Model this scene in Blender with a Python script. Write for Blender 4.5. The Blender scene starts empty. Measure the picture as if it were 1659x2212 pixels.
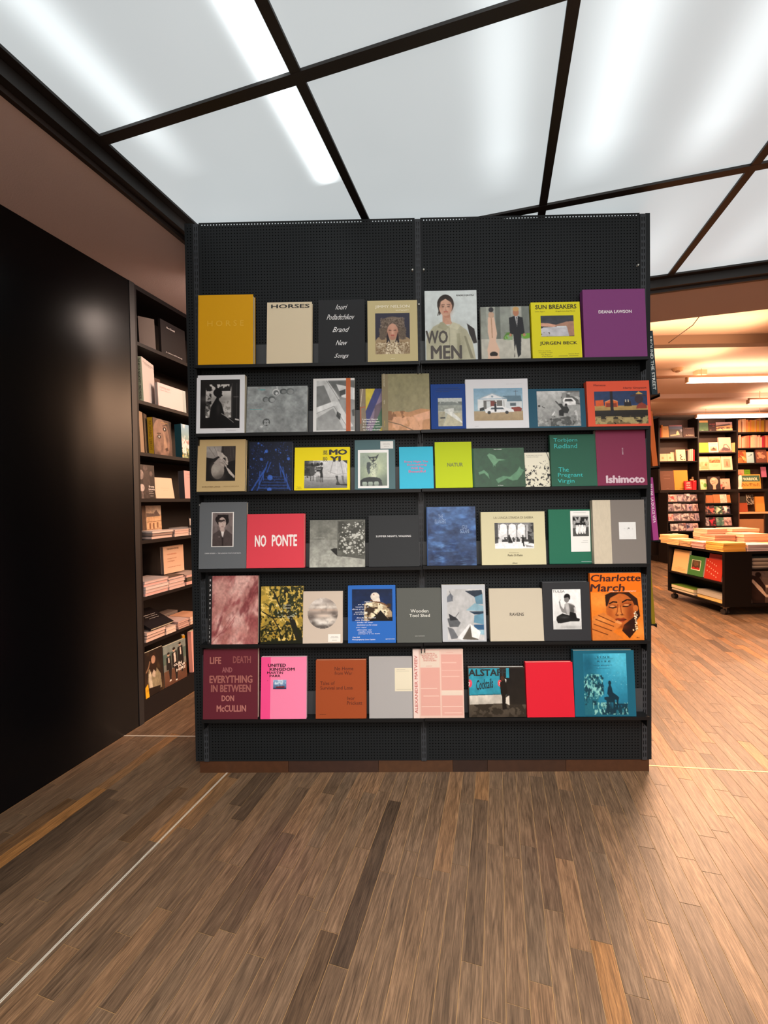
import bpy, math, random, colorsys
import numpy as np
from mathutils import Vector, Matrix
R = math.radians
sc = bpy.context.scene

# ---------------------------------------------------------------- camera
PHI = 0.2470                      # the ceiling grid, floorboards and left wall run at this angle to the display wall
cam_d = bpy.data.cameras.new('camera'); cam = bpy.data.objects.new('camera', cam_d)
sc.collection.objects.link(cam); sc.camera = cam
FPX, PITCH, ROLL, YAW = 850.9, -0.0160, -0.0133, -0.0137
cam_d.sensor_fit = 'VERTICAL'; cam_d.sensor_height = 36.0; cam_d.sensor_width = 27.0
cam_d.lens = FPX * 36.0 / 2212.0
cam_d.shift_x = -(849.64 - 829.5) / 2212.0
cam_d.shift_y = (1095.16 - 1106.0) / 2212.0
fw = Vector((math.sin(YAW) * math.cos(PITCH), math.cos(YAW) * math.cos(PITCH), math.sin(PITCH)))
rt = Vector((math.cos(YAW), -math.sin(YAW), 0)); up = rt.cross(fw)
rr = rt * math.cos(ROLL) + up * math.sin(ROLL); uu = up * math.cos(ROLL) - rt * math.sin(ROLL)
m = Matrix((rr, uu, -fw)).transposed().to_4x4(); m.translation = (0, 0, 1.5)
cam.matrix_world = m
cam_d.clip_end = 60

# ---------------------------------------------------------------- world, lights, exposure
w = bpy.data.worlds.new('world'); sc.world = w; w.use_nodes = True
w.node_tree.nodes['Background'].inputs[0].default_value = (0.9, 0.85, 0.8, 1)
w.node_tree.nodes['Background'].inputs[1].default_value = 0.02
sc.view_settings.view_transform = 'Standard'; sc.view_settings.look = 'None'
sc.view_settings.gamma = 1.0; sc.view_settings.use_curve_mapping = False
sc.view_settings.exposure = 0.0

def area(name, loc, tgt, power, col, sx, sy, spread=180):
    l = bpy.data.lights.new(name, 'AREA'); l.shape = 'RECTANGLE'; l.size = sx; l.size_y = sy
    l.energy = power; l.color = col; l.spread = R(spread)
    o = bpy.data.objects.new(name, l); sc.collection.objects.link(o); o.location = loc
    o.rotation_euler = (Vector(tgt) - Vector(loc)).to_track_quat('-Z', 'Y').to_euler()
    return o
# unseen area lights added near the ceiling to brighten the display wall and floor
area('overhead_fill', (0.5, -1.6, 2.95), (0.1, 2.15, 1.15), 71, (1.0, 0.975, 0.94), 2.6, 1.2)
area('overhead_fill', (-0.1, -0.5, 2.98), (-0.3, 0.35, 0.0), 48, (1.0, 0.94, 0.87), 1.2, 0.8, 110)
area('overhead_fill', (1.2, 0.1, 2.98), (0.9, 0.5, 0.0), 50, (1.0, 0.94, 0.88), 1.2, 0.8, 110)
# unseen point lights added behind the camera to lift the soffit and display wall
def add_point_fill(loc, power, col, r=.25):
    l = bpy.data.lights.new('point_fill', 'POINT'); l.energy = power; l.color = col; l.shadow_soft_size = r
    o = bpy.data.objects.new('point_fill', l); sc.collection.objects.link(o); o.location = loc; return o
add_point_fill((-0.2, -2.2, 1.6), 62, (1.0, 0.80, 0.68))
add_point_fill((2.2, -2.6, 1.7), 50, (1.0, 0.86, 0.76))
# another added area light, above the aisle, brightening the left bookcase
area('overhead_fill', (-0.80, 2.66, 2.9), (-2.1, 2.62, 0.6), 27, (1.0, 0.80, 0.68), 0.3, 0.5)
# warm area lights: some at the strip lights, others added to brighten the back room
for x, y, p, u in ((1.9, 3.62, 150, 0), (1.6, 4.95, 190, 18), (3.3, 4.35, 70, 20), (3.6, 5.3, 110, 18), (5.1, 5.95, 130, 22), (7.3, 7.3, 95, 17), (7.3, 8.62, 62, 14), (9.6, 6.5, 110, 17), (4.2, 8.2, 60, 12)):
    area('warm_strip_fill', (x, y, 3.16 if y > 4 else 2.97), (x, y - .1, 0), p, (1.0, 0.60, 0.37), 1.5, 0.12)
    u *= .62
    if u: area('warm_up_fill', (x, y, 3.20), (x, y - .02, 4), u, (1.0, 0.59, 0.34), 1.5, 0.4)  # upward share; away from the tubes it is added to brighten the ceiling

# ---------------------------------------------------------------- helpers
def lin(h):
    if not isinstance(h, str): return tuple(h)
    v = [int(h[i:i + 2], 16) / 255 for i in (0, 2, 4)]
    return tuple(c / 12.92 if c <= .04045 else ((c + .055) / 1.055) ** 2.4 for c in v)
MATS = {}
def mat(col, rough=.55, metal=0., emit=0., bump=0., scale=400, name=None, spec=.5, vary=0.):
    key = (col, rough, metal, emit, bump, scale, spec, vary)
    if key in MATS: return MATS[key]
    m = bpy.data.materials.new(name or 'surface'); m.use_nodes = True; nt = m.node_tree
    b = nt.nodes['Principled BSDF']; c = lin(col)
    b.inputs['Base Color'].default_value = (*c, 1); b.inputs['Roughness'].default_value = rough
    b.inputs['Metallic'].default_value = metal; b.inputs['Specular IOR Level'].default_value = spec
    if emit:
        b.inputs['Emission Color'].default_value = (*c, 1); b.inputs['Emission Strength'].default_value = emit
    if bump or vary:
        tc = nt.nodes.new('ShaderNodeTexCoord'); n = nt.nodes.new('ShaderNodeTexNoise')
        n.inputs['Scale'].default_value = scale; n.inputs['Detail'].default_value = 3
        nt.links.new(tc.outputs['Object'], n.inputs['Vector'])
        if bump:
            bp = nt.nodes.new('ShaderNodeBump'); bp.inputs['Strength'].default_value = bump; bp.inputs['Distance'].default_value = .002
            nt.links.new(n.outputs['Fac'], bp.inputs['Height']); nt.links.new(bp.outputs['Normal'], b.inputs['Normal'])
        if vary:
            mx = nt.nodes.new('ShaderNodeMix'); mx.data_type = 'RGBA'
            mx.inputs[6].default_value = tuple(x * (1 - vary) for x in c) + (1,); mx.inputs[7].default_value = tuple(min(1, x * (1 + vary)) for x in c) + (1,)
            nt.links.new(n.outputs['Fac'], mx.inputs[0]); nt.links.new(mx.outputs[2], b.inputs['Base Color'])
    MATS[key] = m; return m
def printmat():
    m = bpy.data.materials.new('printed_paper'); m.use_nodes = True; nt = m.node_tree
    b = nt.nodes['Principled BSDF']; a = nt.nodes.new('ShaderNodeAttribute'); a.attribute_name = 'ink'
    nt.links.new(a.outputs['Color'], b.inputs['Base Color']); b.inputs['Roughness'].default_value = .4
    b.inputs['Specular IOR Level'].default_value = .3
    return m
PRINT = printmat()
def link(o, parent=None):
    sc.collection.objects.link(o)
    if parent is not None: o.parent = parent
    return o
def meshobj(name, v, f, mt, parent=None, mi=None):
    me = bpy.data.meshes.new(name); me.from_pydata(v, [], f)
    for m_ in (mt if isinstance(mt, (list, tuple)) else [mt]): me.materials.append(m_)
    if mi is not None: me.polygons.foreach_set('material_index', mi)
    me.update()
    return link(bpy.data.objects.new(name, me), parent)
class MB:
    def __init__(s): s.v = []; s.f = []; s.m = []
    def box(s, x0, x1, y0, y1, z0, z1, m=0):
        n = len(s.v)
        s.v += [(x0, y0, z0), (x1, y0, z0), (x1, y1, z0), (x0, y1, z0), (x0, y0, z1), (x1, y0, z1), (x1, y1, z1), (x0, y1, z1)]
        s.f += [tuple(n + i for i in q) for q in ((0, 3, 2, 1), (4, 5, 6, 7), (0, 1, 5, 4), (1, 2, 6, 5), (2, 3, 7, 6), (3, 0, 4, 7))]
        s.m += [m] * 6; return s
    def quad(s, a, b, c, d, m=0):
        n = len(s.v); s.v += [a, b, c, d]; s.f.append((n, n + 1, n + 2, n + 3)); s.m.append(m); return s
    def cyl(s, p, q, r, n=10, m=0, r2=None):
        p = Vector(p); q = Vector(q); d = (q - p).normalized(); u = d.orthogonal().normalized(); w_ = d.cross(u); k = len(s.v)
        r2 = r if r2 is None else r2
        for c, ra in ((p, r), (q, r2)):
            for i in range(n):
                t = 2 * math.pi * i / n; s.v.append(tuple(c + u * ra * math.cos(t) + w_ * ra * math.sin(t)))
        for i in range(n):
            j = (i + 1) % n; s.f.append((k + i, k + j, k + n + j, k + n + i)); s.m.append(m)
        s.f += [tuple(k + i for i in reversed(range(n))), tuple(k + n + i for i in range(n))]; s.m += [m, m]; return s
    def build(s, name, mt, parent=None): return meshobj(name, s.v, s.f, mt, parent, s.m)
def tag(o, label=None, cat=None, group=None, kind=None):
    if label: o['label'] = label
    if cat: o['category'] = cat
    if group: o['group'] = group
    if kind: o['kind'] = kind
    return o
def empty(name, loc, rz=0, rx=0):
    o = bpy.data.objects.new(name, None); o.location = loc; o.rotation_euler = (rx, 0, rz); o.empty_display_size = .05
    return link(o)
def ab(a, b, z=0.): return (a * math.sin(PHI) + b * math.cos(PHI), a * math.cos(PHI) - b * math.sin(PHI), z)
def structure(o, label=None): return tag(o, label=label, kind='structure')

# ---- printed pictures: a small painter whose result is stored as ink colour on a fine grid
def smooth_noise(n, m, sx, sy, rng):
    gx, gy = max(2, int(sx) + 2), max(2, int(sy) + 2)
    g = rng.rand(gy, gx); x = np.linspace(0, gx - 1.001, m); y = np.linspace(0, gy - 1.001, n)
    x0 = x.astype(int); y0 = y.astype(int); fx = x - x0; fy = y - y0; fx = fx * fx * (3 - 2 * fx); fy = fy * fy * (3 - 2 * fy)
    a = g[np.ix_(y0, x0)]; b = g[np.ix_(y0, x0 + 1)]; c = g[np.ix_(y0 + 1, x0)]; d = g[np.ix_(y0 + 1, x0 + 1)]
    return (a * (1 - fx) + b * fx) * (1 - fy[:, None]) + (c * (1 - fx) + d * fx) * fy[:, None]
def fractal(n, m, sx, sy, rng, o=4):
    t = np.zeros((n, m)); k = 1.; s = 0
    for i in range(o): t += k * smooth_noise(n, m, sx * 2 ** i, sy * 2 ** i, rng); s += k; k *= .55
    return t / s
def hx(h):
    if len(h) == 3: h = h[0] * 2 + h[1] * 2 + h[2] * 2
    return np.array([int(h[i:i + 2], 16) / 255 for i in (0, 2, 4)])
def paint(ops, wpx, hpx, seed=1):
    SS = 2; m, n = wpx * SS, hpx * SS
    rng = np.random.RandomState(seed)
    X, Y = np.meshgrid((np.arange(m) + .5) / m * 100, (np.arange(n) + .5) / n * 100)
    C = np.ones((n, m, 3)) * .5
    def inpoly(pts):
        ins = np.zeros((n, m), bool); k = len(pts)
        for i in range(k):
            x1, y1 = pts[i]; x2, y2 = pts[(i + 1) % k]
            if y1 == y2: continue
            c = ((y1 > Y) != (y2 > Y)) & (X < (x2 - x1) * (Y - y1) / (y2 - y1) + x1); ins ^= c
        return ins
    for op in ops.split(';'):
        t = op.split()
        if not t: continue
        k = t[0]
        if k == 'g': C[:] = hx(t[1]) + (hx(t[2]) - hx(t[1])) * (Y / 100)[..., None]
        elif k == 'h': C[:] = hx(t[1]) + (hx(t[2]) - hx(t[1])) * (X / 100)[..., None]
        elif k == 'E':
            x, y, rx, ry = map(float, t[1:5]); a = R(float(t[6])) if len(t) > 6 else 0
            asp = n / m; dx = X - x; dy = (Y - y) * asp; u = dx * math.cos(a) + dy * math.sin(a); v = -dx * math.sin(a) + dy * math.cos(a)
            C[(u / rx) ** 2 + (v / (ry * asp)) ** 2 < 1] = hx(t[5])
        elif k == 'P':
            q = list(map(float, t[2:])); C[inpoly(list(zip(q[::2], q[1::2])))] = hx(t[1])
        elif k == 'L':
            wd = float(t[2]); q = list(map(float, t[3:])); pts = list(zip(q[::2], q[1::2])); asp = n / m
            for (x1, y1), (x2, y2) in zip(pts, pts[1:]):
                dx, dy = x2 - x1, (y2 - y1) * asp; l2 = dx * dx + dy * dy + 1e-9
                s_ = np.clip(((X - x1) * dx + (Y - y1) * asp * dy) / l2, 0, 1)
                C[np.hypot(X - x1 - s_ * dx, (Y - y1) * asp - s_ * dy) < wd / 2] = hx(t[1])
        elif k == 'D':      # soft blot: x y rx ry colour amount [angle]
            x, y, rx, ry = map(float, t[1:5]); a = R(float(t[7])) if len(t) > 7 else 0
            asp = n / m; dx = X - x; dy = (Y - y) * asp; u = dx * math.cos(a) + dy * math.sin(a); v = -dx * math.sin(a) + dy * math.cos(a)
            f = np.exp(-((u / rx) ** 2 + (v / (ry * asp)) ** 2)) * float(t[6]); C += (hx(t[5]) - C) * f[..., None]
        elif k == 'V':      # diagonal streaks: colour, threshold, across, along, amount, angle
            th, sa, sb, amt, ang = map(float, t[2:7]); f0 = fractal(128, 128, sa, sb, rng); a = R(ang)
            u = ((X - 50) * math.cos(a) + (Y - 50) * math.sin(a)) / 75 * 64 + 64; v = (-(X - 50) * math.sin(a) + (Y - 50) * math.cos(a)) / 75 * 64 + 64
            f = f0[np.clip(v, 0, 127).astype(int), np.clip(u, 0, 127).astype(int)]; f = np.clip((f - th) * 7, 0, 1) * amt
            C += (hx(t[1]) - C) * f[..., None]
        elif k == 'G':
            x0, y0, x1, y1 = map(float, t[3:7]); mk = (X >= x0) & (X < x1) & (Y >= y0) & (Y < y1)
            C[mk] = (hx(t[1]) + (hx(t[2]) - hx(t[1])) * ((Y - y0) / (y1 - y0))[..., None])[mk]
        elif k == 'N':
            a, sx, sy = map(float, t[1:4]); C *= (1 + a * 2 * (fractal(n, m, sx, sy, rng) - .5))[..., None]
        elif k == 'M':
            th, sx, sy = map(float, t[2:5]); f = fractal(n, m, sx, sy, rng)
            mk = f > th
            if len(t) > 5:
                x0, y0, x1, y1 = map(float, t[5:9]); mk &= (X >= x0) & (X < x1) & (Y >= y0) & (Y < y1)
            C[mk] = hx(t[1])
        elif k == 'W':      # soft blend of a colour by noise
            lo, sx, sy, amt = map(float, t[2:6]); f = np.clip((fractal(n, m, sx, sy, rng) - lo) * 4, 0, 1) * amt
            C += (hx(t[1]) - C) * f[..., None]
        elif k == 'S':
            num, size = int(t[1]), float(t[2]); x0, y0, x1, y1 = map(float, t[4:8]) if len(t) > 7 else (0, 0, 100, 100)
            asp = n / m
            for _ in range(num):
                x, y, r_ = rng.uniform(x0, x1), rng.uniform(y0, y1), size * rng.uniform(.5, 1.2)
                C[np.hypot(X - x, (Y - y) * asp) < r_] = hx(t[3])
        elif k == 'B':
            for _ in range(int(t[1])):
                P_ = np.pad(C, ((1, 1), (1, 1), (0, 0)), 'edge')
                C = (P_[:-2, 1:-1] + P_[2:, 1:-1] + P_[1:-1, :-2] + P_[1:-1, 2:] + 2 * C) / 6
    C = np.clip(C, 0, 1)
    C = C.reshape(hpx, SS, wpx, SS, 3).mean((1, 3))
    return np.where(C <= .04045, C / 12.92, ((C + .055) / 1.055) ** 2.4)
def picture(parent, x0, y0, wd, ht, ops, seed=1, depth=-.0005, cell=.0022, name='cover_picture', mask=None):
    """print on the front plane (local -y side), top-left corner at x0 / z = y0"""
    m, n = max(3, int(wd / cell)), max(3, int(ht / cell))
    C = paint(ops, m, n, seed)
    xs = np.linspace(0, wd, m); zs = np.linspace(ht, 0, n)
    XX, ZZ = np.meshgrid(xs + x0, zs + (y0 - ht))
    v = np.stack([XX, np.full_like(XX, depth), ZZ], -1).reshape(-1, 3)
    i = (np.arange(n - 1)[:, None] * m + np.arange(m - 1)[None]).reshape(-1)
    f = np.stack([i, i + m, i + m + 1, i + 1], 1)
    if mask == 'disc':
        c = v[f].mean(1); k = ((c[:, 0] - x0 - wd / 2) / (wd / 2)) ** 2 + ((c[:, 2] - y0 + ht / 2) / (ht / 2)) ** 2 < 1; f = f[k]
    me = bpy.data.meshes.new(name); me.vertices.add(len(v)); me.vertices.foreach_set('co', v.ravel())
    me.loops.add(len(f) * 4); me.loops.foreach_set('vertex_index', f.ravel().astype(np.int32))
    me.polygons.add(len(f)); me.polygons.foreach_set('loop_start', np.arange(0, len(f) * 4, 4, dtype=np.int32))
    me.update(calc_edges=True)
    at = me.attributes.new('ink', 'FLOAT_COLOR', 'POINT')
    at.data.foreach_set('color', np.concatenate([C.reshape(-1, 3), np.ones((len(v), 1))], 1).ravel().astype(np.float32))
    me.materials.append(PRINT)
    return link(bpy.data.objects.new(name, me), parent)

# ---- lettering
TXT = {}
def glyphs(s, bold, ital):
    k = (s, bold, ital)
    if k in TXT: return TXT[k]
    cu = bpy.data.curves.new('t', 'FONT'); cu.body = s; cu.size = 1; cu.resolution_u = 2; cu.offset = min(bold, 0); cu.shear = ital
    ob = bpy.data.objects.new('t', cu); sc.collection.objects.link(ob)
    dg = bpy.context.evaluated_depsgraph_get(); me = bpy.data.meshes.new_from_object(ob.evaluated_get(dg))
    v = np.zeros(len(me.vertices) * 3); me.vertices.foreach_get('co', v); v = v.reshape(-1, 3)[:, :2]
    f = [tuple(p.vertices) for p in me.polygons]
    bpy.data.objects.remove(ob); bpy.data.curves.remove(cu); bpy.data.meshes.remove(me)
    if len(v) == 0: v = np.zeros((1, 2)); f = []
    if bold > 0:        # heavier weight: the outline repeated with small shifts
        base, fb, n0 = v, list(f), len(v); q = bold * .75; vs = [base]
        for dx, dy in ((-q, 0), (q, 0), (0, -q * .7), (0, q * .7), (q * .7, q * .5), (-q * .7, -q * .5)):
            f += [tuple(i + n0 * len(vs) for i in p) for p in fb]; vs.append(base + [dx, dy])
        v = np.concatenate(vs)
    v = v - v.min(0); sz = v.max(0); sz[sz < 1e-4] = 1; v = v / sz
    L_ = np.repeat(np.arange(7), n0)[:, None] if bold > 0 else np.zeros((len(v), 1))
    TXT[k] = (np.hstack([v, L_]), f); return TXT[k]
def lettering(parent, W, H, specs, name='title', depth=-.0012):
    """specs: list 'text|x|y|w|h|colour|bold|shear|rot' in percent of the cover; one mesh per colour"""
    by = {}
    for s in specs:
        p = s.split('|'); t = p[0]; x, y, wd, ht = (float(q) for q in p[1:5]); col = p[5]
        bold = float(p[6]) if len(p) > 6 and p[6] else .0; ital = float(p[7]) if len(p) > 7 and p[7] else 0.; rot = float(p[8]) if len(p) > 8 else 0
        v, f = glyphs(t, bold, ital)
        lay = v[:, 2]; u = (v[:, :2] - .5)
        if rot: # text runs along the height; wd is its length there
            ww, hh = wd / 100 * H, ht / 100 * W; c, s_ = math.cos(R(rot)), math.sin(R(rot))
            u = u * [ww, hh]; u = np.stack([u[:, 0] * c - u[:, 1] * s_, u[:, 0] * s_ + u[:, 1] * c], 1)
        else: u = u * [wd / 100 * W, ht / 100 * H]
        V, F = by.setdefault(col, ([], [])); n = len(V)
        V += [(x / 100 * W + a, depth - .00005 * l_, (1 - y / 100) * H + b) for (a, b), l_ in zip(u, lay)]; F += [tuple(n + i for i in q) for q in f]
    for col, (V, F) in by.items():
        if F: meshobj(name, V, F, mat(col, .5), parent)

# ---- books
def book(loc, W, H, T, cover, label=None, group=None, spine=None, pics=(), texts=(), rz=0., lean=0., hard=True, page='e9dfc6',
         rough=.6, cloth=0., cat='book', cell=.0022, name='book', spine_text=None, seed=1):
    """origin at the foot of the front cover's left edge; front cover faces local -y, spine at x = 0"""
    o = tag(empty(name, (loc[0], loc[1], loc[2] + T * math.sin(lean)), rz, -lean), label, cat, group)
    e = .003 if hard else 0.0; b = .0028 if hard else .0006
    cm = mat(cover, rough, bump=cloth, scale=900, vary=.06 if cloth else 0, spec=.25)
    sm = mat(spine, rough, bump=cloth, scale=900, spec=.25) if spine else cm
    k = MB().box(0, W, 0, b, 0, H).box(0, W, T - b, T, 0, H).box(0, b, b, T - b, 0, H, 1)
    k.build('cover', [cm, sm], o)
    pm = mat(page, .8, bump=.3, scale=600)
    MB().box(b, W - e, b, T - b, e, H - e).build('page_block', pm, o)
    for i, (x0, y0, x1, y1, ops) in enumerate(pics):
        mask = None
        if ops[0] == '@': mask = 'disc'; ops = ops[1:]
        picture(o, x0 / 100 * W, (1 - y0 / 100) * H, (x1 - x0) / 100 * W, (y1 - y0) / 100 * H, ops, seed + i, depth=-.0005 - .0004 * i, cell=cell, mask=mask)
    if texts: lettering(o, W, H, texts, depth=-.0008 - .0004 * len(pics))
    if spine_text:      # runs down the spine
        s, col, fr = spine_text; v, f = glyphs(s, .02, 0)
        g = -1 if fr < 0 else 1; fr = abs(fr)
        V = [(-.0006 - .00005 * l_, T * .5 - g * (bb - .5) * T * .45, H * .5 + g * (.5 - a) * H * fr) for a, bb, l_ in v]
        meshobj('spine_lettering', V, f, mat(col, .5), o)
    return o
# ================================================================ the room
YU = 2.149                      # front plane of the display wall
WB = -2.356                     # the left wall (distance across the grid direction)
HC = 3.054                      # underside of the luminous ceiling
A3, B0, S = 3.216, -1.636, .9394
def wood(dark=1., name='floor_wood'):
    m = bpy.data.materials.new(name); m.use_nodes = True; nt = m.node_tree; b = nt.nodes['Principled BSDF']; N = nt.nodes.new; K = nt.links.new
    geo = N('ShaderNodeNewGeometry'); oi = N('ShaderNodeObjectInfo')
    ad = N('ShaderNodeMath'); ad.operation = 'ADD'; K(geo.outputs['Random Per Island'], ad.inputs[0]); K(oi.outputs['Random'], ad.inputs[1])
    fr = N('ShaderNodeMath'); fr.operation = 'FRACT'; K(ad.outputs[0], fr.inputs[0])
    vr = N('ShaderNodeVectorRotate'); vr.rotation_type = 'Z_AXIS'; vr.inputs['Angle'].default_value = PHI; K(geo.outputs['Position'], vr.inputs['Vector'])
    off = N('ShaderNodeVectorMath'); off.operation = 'MULTIPLY_ADD'; K(fr.outputs[0], off.inputs[0]); off.inputs[1].default_value = (37, 51, 0); K(vr.outputs[0], off.inputs[2])
    mp = N('ShaderNodeMapping'); mp.inputs['Scale'].default_value = (34, 3.2, 1); K(off.outputs[0], mp.inputs['Vector'])
    n1 = N('ShaderNodeTexNoise'); n1.inputs['Scale'].default_value = 1.6; n1.inputs['Detail'].default_value = 6; n1.inputs['Roughness'].default_value = .65; n1.inputs['Distortion'].default_value = 1.1; K(mp.outputs[0], n1.inputs['Vector'])
    mp2 = N('ShaderNodeMapping'); mp2.inputs['Scale'].default_value = (190, 9, 1); K(off.outputs[0], mp2.inputs['Vector'])
    n2 = N('ShaderNodeTexNoise'); n2.inputs['Scale'].default_value = 1.5; n2.inputs['Detail'].default_value = 4; n2.inputs['Distortion'].default_value = .6; K(mp2.outputs[0], n2.inputs['Vector'])
    cr = N('ShaderNodeValToRGB'); r = cr.color_ramp; K(fr.outputs[0], cr.inputs[0])
    cols = [(0, '43362b'), (.12, '6c5744'), (.30, '5c4a3a'), (.45, '745d48'), (.6, '665443'), (.76, '7c6047'), (.88, '6c5846'), (.95, '966a3e'), (1, '4c3e31')]
    while len(r.elements) < len(cols): r.elements.new(.5)
    for e, (p, c) in zip(r.elements, cols): e.position = p; e.color = (*[q * dark for q in lin(c)], 1)
    g = N('ShaderNodeValToRGB'); K(n1.outputs['Fac'], g.inputs[0]); g.color_ramp.elements[0].position = .34; g.color_ramp.elements[0].color = (.46, .44, .42, 1); g.color_ramp.elements[1].position = .68; g.color_ramp.elements[1].color = (1.4, 1.35, 1.3, 1)
    g2 = N('ShaderNodeValToRGB'); K(n2.outputs['Fac'], g2.inputs[0]); g2.color_ramp.elements[0].position = .36; g2.color_ramp.elements[0].color = (.45, .43, .41, 1); g2.color_ramp.elements[1].position = .6; g2.color_ramp.elements[1].color = (1.12, 1.12, 1.12, 1)
    m1 = N('ShaderNodeMix'); m1.data_type = 'RGBA'; m1.blend_type = 'MULTIPLY'; m1.inputs[0].default_value = .8; K(cr.outputs[0], m1.inputs[6]); K(g.outputs[0], m1.inputs[7])
    m2 = N('ShaderNodeMix'); m2.data_type = 'RGBA'; m2.blend_type = 'MULTIPLY'; m2.inputs[0].default_value = .75; K(m1.outputs[2], m2.inputs[6]); K(g2.outputs[0], m2.inputs[7])
    K(m2.outputs[2], b.inputs['Base Color'])
    rm = N('ShaderNodeMapRange'); K(n2.outputs['Fac'], rm.inputs[0]); rm.inputs[3].default_value = .46; rm.inputs[4].default_value = .30; K(rm.outputs[0], b.inputs['Roughness'])
    bp = N('ShaderNodeBump'); bp.inputs['Strength'].default_value = .35; bp.inputs['Distance'].default_value = .0015; K(n2.outputs['Fac'], bp.inputs['Height']); K(bp.outputs[0], b.inputs['Normal'])
    return m
WOOD = wood()
BLACK = mat('17181b', .42, bump=.05, scale=300)
BLACK_WALL = mat('070709', .27, bump=.04, scale=500, spec=.22)
PLASTER = mat('dccac8', .85, bump=.35, scale=160)
DARKFRAME = mat('1c1714', .5)
# floor: a subfloor showing in the joints, boards laid on it
fl = structure(MB().box(-5, 12, -5, 11, -.04, -.0015).build('floor', mat('98764c', .7)), 'brown strip-wood floor running away from the camera')
rng = random.Random(5)
LENS = [.34, .42, .5, .6, .72]
BW = .0695
def board_mesh(L):
    g = .0007; v = [(g, g, -.0015), (BW - g, g, -.0015), (BW - g, L - g, -.0015), (g, L - g, -.0015)]
    e = .0012; v += [(e, e, 0), (BW - e, e, 0), (BW - e, L - e, 0), (e, L - e, 0)]
    return v, [(4, 5, 6, 7), (0, 1, 5, 4), (1, 2, 6, 5), (2, 3, 7, 6), (3, 0, 4, 7)]
bm_cache = []
for L in LENS:
    me = bpy.data.meshes.new('floorboard'); v, f = board_mesh(L); me.from_pydata(v, [], f); me.materials.append(WOOD); bm_cache.append(me)
CAMI = cam.matrix_world.inverted()
def px(p):
    q = CAMI @ Vector(p)
    if q.z > -.05: return None
    return (849.64 + FPX * q.x / -q.z, 1095.16 - FPX * q.y / -q.z)
boards = []
b = WB + .002
while b < 12.5:
    a = -7.5 - rng.random() * .5
    while a < 14:
        k = rng.randrange(5); L = LENS[k]; c = ab(a + L / 2, b + BW / 2)
        P = px(c)
        if -4.9 < c[1] < 10.1 and -3.9 < c[0] < 11.7:
            boards.append((c, a, b, k, P))
        a += L
    b += BW
def seen(P, c):
    if P is None or not (0 < P[0] < 1659 and P[1] < 2212 + 60): return False
    if c[1] > YU and -1.13 < c[0] * YU / c[1] < 1.35: return False
    return True
boards.sort(key=lambda t: (not seen(t[4], t[0]), Vector(t[0]).length))
V, F = [], []
for i, (c, a, b, k, P) in enumerate(boards):
    if i < 290:
        o = bpy.data.objects.new('floorboard', bm_cache[k]); o.location = ab(a, b); o.rotation_euler = (0, 0, -PHI)
        link(o, fl)
    else:
        v, f = board_mesh(LENS[k]); n = len(V)
        for x, y, z in v:
            p = ab(a + y, b + x); V.append((p[0], p[1], z))
        F += [tuple(n + j for j in q) for q in f]
tag(meshobj('floorboards_beyond', V, F, WOOD, fl), kind='stuff')
# steel joint strips let into the floor
steel = mat('d8d2c4', .45, .3)
def strip(name, p, q, wd, mt):
    p = Vector(p); q = Vector(q); d = (q - p).normalized(); n = Vector((-d.y, d.x, 0)) * wd / 2
    v = [p + n, p - n, q - n, q + n]; v = [(*x.xy, -.003) for x in v] + [(*x.xy, .0012) for x in v]
    return structure(meshobj(name, v, [(4, 7, 6, 5), (0, 1, 5, 4), (1, 2, 6, 5), (2, 3, 7, 6), (3, 0, 4, 7)], mt))
strip('trim_1', ab(-.5, -1.472), ab(1.86, -1.472), .0030, steel)
strip('trim_2', ab(-.5, -1.4665), ab(1.86, -1.4662), .0030, steel)
strip('trim_3', (-1.95, 2.508, 0), (-1.1, 2.49, 0), .006, steel)
strip('trim_4', (1.36, 2.2, 0), (3.6, 1.99, 0), .007, mat('c9a878', .35, .5))
# left wall: glossy black panel, the bookcase is let into it
def slab(name, a0, a1, b0, b1, z0, z1, mt, parent=None):
    v = [ab(a, b, z) for z in (z0, z1) for a, b in ((a0, b0), (a0, b1), (a1, b1), (a1, b0))]
    return meshobj(name, v, [(0, 1, 2, 3), (7, 6, 5, 4), (0, 4, 5, 1), (1, 5, 6, 2), (2, 6, 7, 3), (3, 7, 4, 0)], mt, parent)
wl = structure(slab('wall_left', -4.5, 2.10, WB - .12, WB, 0, 2.985, BLACK_WALL), 'glossy black wall panel on the left')
structure(slab('trim_5', 2.10, 2.137, WB - .12, WB + .004, 0, 2.985, mat('1b1a1c', .5)))
structure(slab('wall_left_end', 4.6, 9.5, WB - .12, WB, 0, 2.985, BLACK_WALL))
# soffits: brown plaster around the luminous field
structure(slab('ceiling_soffit_left', -4.5, 10, WB - .6, B0 - .086, 2.986, 3.10, PLASTER), 'brown plaster soffit beside the luminous ceiling')
structure(slab('ceiling_soffit_far', A3 + .086, 3.83, B0 - .086, 9, 2.986, 3.10, mat('aaa0a2', .85, bump=.35, scale=160)), 'brown plaster soffit behind the luminous ceiling')  # same plaster in a darker tone; its dimmer light is put into the colour
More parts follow.
